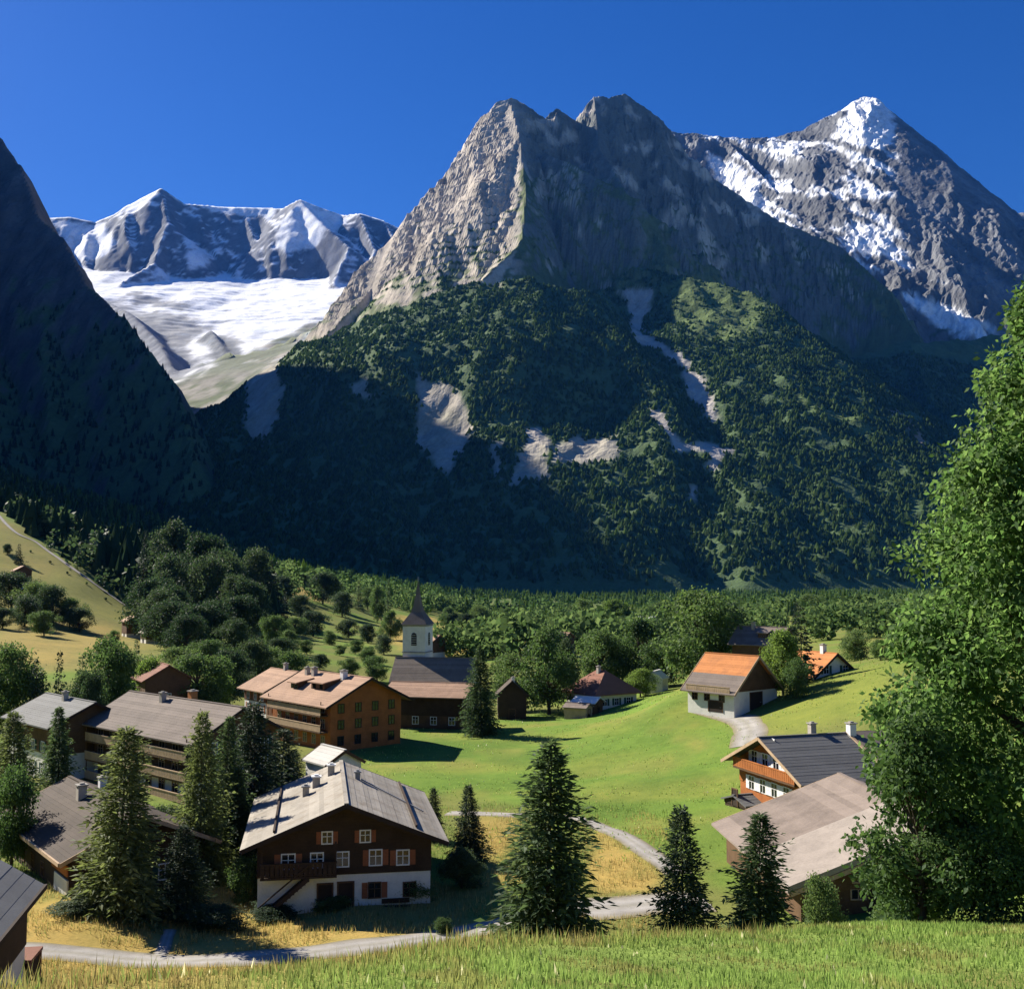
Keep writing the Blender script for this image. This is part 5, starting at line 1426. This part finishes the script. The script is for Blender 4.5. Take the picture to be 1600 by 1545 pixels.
def clump_wood(name, X, Y, Z, Hh, rad, mat, seed, lab, m=46, ls=0.62):
    """many small broadleaf trees as one mesh: leaf cards through each rounded crown"""
    r_ = np.random.RandomState(seed); n = len(X)
    d = unit(r_.randn(n, m, 3)); q = (0.45 + 0.55 * r_.rand(n, m) ** 0.5)
    lump = 1 + 0.28 * np.sin(3.1 * d[..., 0] + X[:, None]) * np.cos(2.7 * d[..., 1] + 2.2 * d[..., 2] + Y[:, None])
    pos = np.stack([X, Y, Z + Hh * 0.56], -1)[:, None] + d * (q * lump)[..., None] * np.stack([rad, rad, Hh * 0.46], -1)[:, None]
    L = (rad * ls)[:, None] * (0.6 + 0.7 * r_.rand(n, m))
    ax = unit(d * 0.4 + r_.randn(n, m, 3) * 0.7); up = unit(np.cross(ax, d + 0.5 * r_.randn(n, m, 3)))
    v, f = cards((pos - ax * L[..., None] * 0.5).reshape(-1, 3), ax.reshape(-1, 3), up.reshape(-1, 3), L.ravel(), L.ravel() * 0.75)
    return tag(np_mesh(name, v, f, mat), lab, 'wood', kind='stuff')

# the valley floor behind the village and the slope left of it
n = 21000
u = np.tan(np.radians(-33 + 60 * rs_.rand(n))); dd = 330 * (2500 / 330.0) ** (rs_.rand(n) ** 0.8)
X, Y = u * dd, dd
Z = ground_z(X, Y)
pxs = CX + F_PX * u
left = (pxs < 640)
nz = fbm(X / 90, Y / 90, 2, 170)
keep = np.where(left, dd > 600 + 130 * nz, (dd > 330) & (fbm(X / 75, Y / 160, 3, 171) > 0.03 - 0.3 * sstep(900, 1700, dd)))
keep |= left & (pxs < 430) & (dd > 400)
keep &= pxs < 1500
keep &= ~poly_in([(-160, 730), (0, 800), (60, 845), (120, 888), (180, 930), (235, 968), (262, 1000), (200, 1040), (-160, 1040)], X, Y)
for pl in ([(330, 868), (450, 905), (450, 922), (345, 896)], [(445, 908), (530, 935), (510, 945), (450, 932)], [(480, 905), (640, 960), (640, 985), (560, 960)], [(430, 945), (560, 955), (600, 1000), (430, 1005)],
           [(600, 955), (690, 960), (860, 985), (860, 1015), (620, 1015)], [(860, 945), (960, 948), (960, 962), (860, 960)], [(680, 935), (800, 935), (800, 948), (680, 950)], [(1000, 955), (1060, 950), (1070, 965), (1010, 970)]):
    keep &= ~poly_in(pl, X, Y)
con = (rs_.rand(n) < 0.25 + 0.5 * sstep(900, 2000, dd)) & (dd > 620)
x, y, z = X[keep & con], Y[keep & con], Z[keep & con]
hh = 9 + 8 * rs_.rand(len(x))
cone_wood('valley_conifers', x, y, z - 0.5, hh, hh * 0.24, wood_mat, 74, 'conifers scattered through the far woods of the valley floor')
hill = left & (pxs < 430)  # trees here take darker leaf colours that stand in for shade
con2 = hill & (rs_.rand(n) < 0.6)
for nm, sel, mt, mm, ls_, lab in (('valley_wood', keep & ~con & ~hill & (dd < 900), valley_leaf, 92, 0.36, 'broadleaf woods and hedges right behind the village and the church'),
                                  ('far_wood', keep & ~con & ~hill & (dd >= 900), valley_leaf, 44, 0.50, 'far broadleaf woods reaching to the foot of the craggy mountain'),
                                  ('hillside_wood', keep & ~con & hill & ~con2, leaf_dark, 44, 0.46, 'broadleaf wood coloured as in shade on the hillside behind the ochre fields')):
    x, y, z = X[sel], Y[sel], Z[sel]
    hh = 4.5 + 10 * rs_.rand(len(x)) ** 1.5
    clump_wood(nm, x, y, z - 0.5, hh, hh * (0.38 + 0.2 * rs_.rand(len(x))), mt, 75, lab, mm, ls_)
sel = keep & ~con & con2
x, y, z = X[sel], Y[sel], Z[sel]; hh = 9 + 9 * rs_.rand(len(x))
cone_wood('hillside_conifers', x, y, z - 0.5, hh, hh * 0.26, wood_shade_mat, 79, 'conifers coloured as in shade on the hillside behind the ochre fields')
#print('WOODS', keep.sum(), (keep & ~con & ~hill & (dd < 900)).sum(), (keep & ~con & ~hill & (dd >= 900)).sum(), (keep & hill).sum())

# ------------------------------------------------------------------ grass of the near slope and dry stems
t = NT('grass_blades')
g = t.n('ShaderNodeNewGeometry').outputs['Random Per Island']
vc = t.n('ShaderNodeVertexColor', layer_name='Col').outputs[0]
col_ = t.mix(1.0, vc, t.ramp(g, [(0.0, 0.65), (0.6, 1.0), (1.0, 1.35)]), 'MULTIPLY')
t.base(col_, 0.7, 0.15)
tr = t.n('ShaderNodeBsdfTranslucent'); t.l(col_, tr.inputs['Color'])
mx = t.n('ShaderNodeMixShader'); mx.inputs[0].default_value = 0.45
t.l(t.b.outputs[0], mx.inputs[1]); t.l(tr.outputs[0], mx.inputs[2]); t.l(mx.outputs[0], t.out.inputs[0])
blade_mat = t.m

def blades(name, x, y, h, w, col, lab, cat, seed, lean=0.45):
    r_ = np.random.RandomState(seed); n = len(x)
    z = ground_z(x, y) - 0.03
    a = r_.rand(n) * 6.283; s_ = np.stack([np.cos(a), np.sin(a), 0 * a], -1) * (w / 2)[:, None]
    b = r_.rand(n) * 6.283; tip = np.stack([np.cos(b) * h * lean * r_.rand(n), np.sin(b) * h * lean * r_.rand(n), h], -1)
    p = np.stack([x, y, z], -1)
    V = np.stack([p - s_, p + s_, p + tip], 1).reshape(-1, 3)
    o = np_mesh(name, V, np.arange(3 * n).reshape(n, 3), blade_mat, False, np.repeat(col, 3, 0))
    return tag(o, lab, cat, kind='stuff')
n = 150000
u = np.tan(np.radians(-28 + 56 * rs_.rand(n))); d_ = 8 + (50 - 8) * rs_.rand(n) ** 0.8
x, y = u * d_, d_
c = np.ones((n, 3)) * np.array((0.235, 0.335, 0.080))
k = fbm(x / 3.5, y / 3.5, 3, 180)
c = c * (1 + 0.25 * k)[:, None]
yel = np.clip(sstep(0.15, 0.5, fbm(x / 2.2, y / 2.2, 3, 181)) * 0.5, 0, 1)
brow = np.exp(-((y - crest(u) - 2.5) / 3.5) ** 2) * (1 - sstep(0.20, 0.34, u))
mixv = np.clip(yel + brow * 0.9 * (rs_.rand(n) < 0.75), 0, 1)
c = c * (1 - mixv[:, None]) + np.array((0.34, 0.27, 0.10)) * mixv[:, None]
hgt = (0.07 + 0.10 * rs_.rand(n)) * (1 + 2.2 * brow * rs_.rand(n)) * (1 + 0.5 * k)
fl = rs_.rand(n) < 0.0035
c[fl] = (0.78, 0.74, 0.42)
blades('meadow_blades', x, y, np.maximum(hgt, 0.05), (0.018 + 0.0011 * d_) * np.where(fl, 2.2, 1.0), c, 'grass of the near slope, straw coloured along its brow', 'grass', 76)
n = 64000
pxq = -60 + 1120 * rs_.rand(n); dq = 60 + 56 * rs_.rand(n) ** 1.3
x = (pxq - CX) / F_PX * dq; y = dq
from_road = np.ones(n, bool)
lane_o = [o for o in COL.objects if o.name.split('.')[0] in ('lane', 'path', 'forecourt', 'footpath')]
for o_ in lane_o:
    co = np.empty(len(o_.data.vertices) * 3, np.float32); o_.data.vertices.foreach_get('co', co); co = co.reshape(-1, 7, 3)[:, 1:6].reshape(-1, 3)
    for q in co: from_road &= (x - q[0]) ** 2 + (y - q[1]) ** 2 > 0.5 ** 2
hb = [(o.matrix_basis.inverted(), o) for o in bpy.data.objects if o.type == 'EMPTY' and o.get('category') in ('chalet', 'barn', 'house', 'hut')]
x, y = x[from_road], y[from_road]; n = len(x)
k = fbm(x / 4, y / 4, 3, 182)
tufty = k + 0.5 * rs_.rand(n) > 0.05
x, y, k = x[tufty], y[tufty], k[tufty]; n = len(x)
c = np.array((0.42, 0.32, 0.11)) * (1 + 0.3 * k)[:, None]
c[rs_.rand(n) < 0.25] = (0.22, 0.24, 0.07)
greenish = (np.hypot(x, y) > 92) & ~((x > -5) & (x < 14) & (y < 112)) & (rs_.rand(n) < 0.9)
c[greenish] = (0.20, 0.29, 0.065)
blades('dry_grass', x, y, 0.18 + 0.35 * rs_.rand(n), np.full(n, 0.06), c, 'straw yellow grass around the lane and the whitewashed chalet', 'grass', 77)

n = 16000
pxq = 540 + 860 * rs_.rand(n); dq = 92 + 110 * rs_.rand(n)
x = (pxq - CX) / F_PX * dq; y = dq
k = fbm(x / 7, y / 5, 3, 184) + 0.35 * fbm(x / 1.6, y / 1.6, 2, 185)
sel = k + 0.25 * rs_.rand(n) > 0.12
x, y, k = x[sel], y[sel], k[sel]; n = len(x)
c = np.array((0.26, 0.38, 0.08)) * (1 + 0.3 * k)[:, None]
c[rs_.rand(n) < 0.12] = (0.42, 0.38, 0.13)
c[rs_.rand(n) < 0.02] = (0.6, 0.58, 0.42)
blades('meadow_tufts', x, y, 0.10 + 0.20 * rs_.rand(n), np.full(n, 0.16), c, 'tufts and seed heads scattered over the big green meadow', 'grass', 78)

# ------------------------------------------------------------------ the air of the valley
hz = NT('valley_air')
hz.t.nodes.remove(hz.b)
pv = hz.n('ShaderNodeVolumePrincipled')
pv.inputs['Color'].default_value = (0.06, 0.30, 1.0, 1)
pv.inputs['Density'].default_value = 1.25e-5
pv.inputs['Anisotropy'].default_value = 0.0
hz.l(pv.outputs[0], hz.out.inputs['Volume'])
haze = MB().box(-9000, 9000, -5400, 12500, -155, 3500).build('haze', hz.m)
tag(haze, kind='stuff', label='thin blue air of the valley', cat='haze')
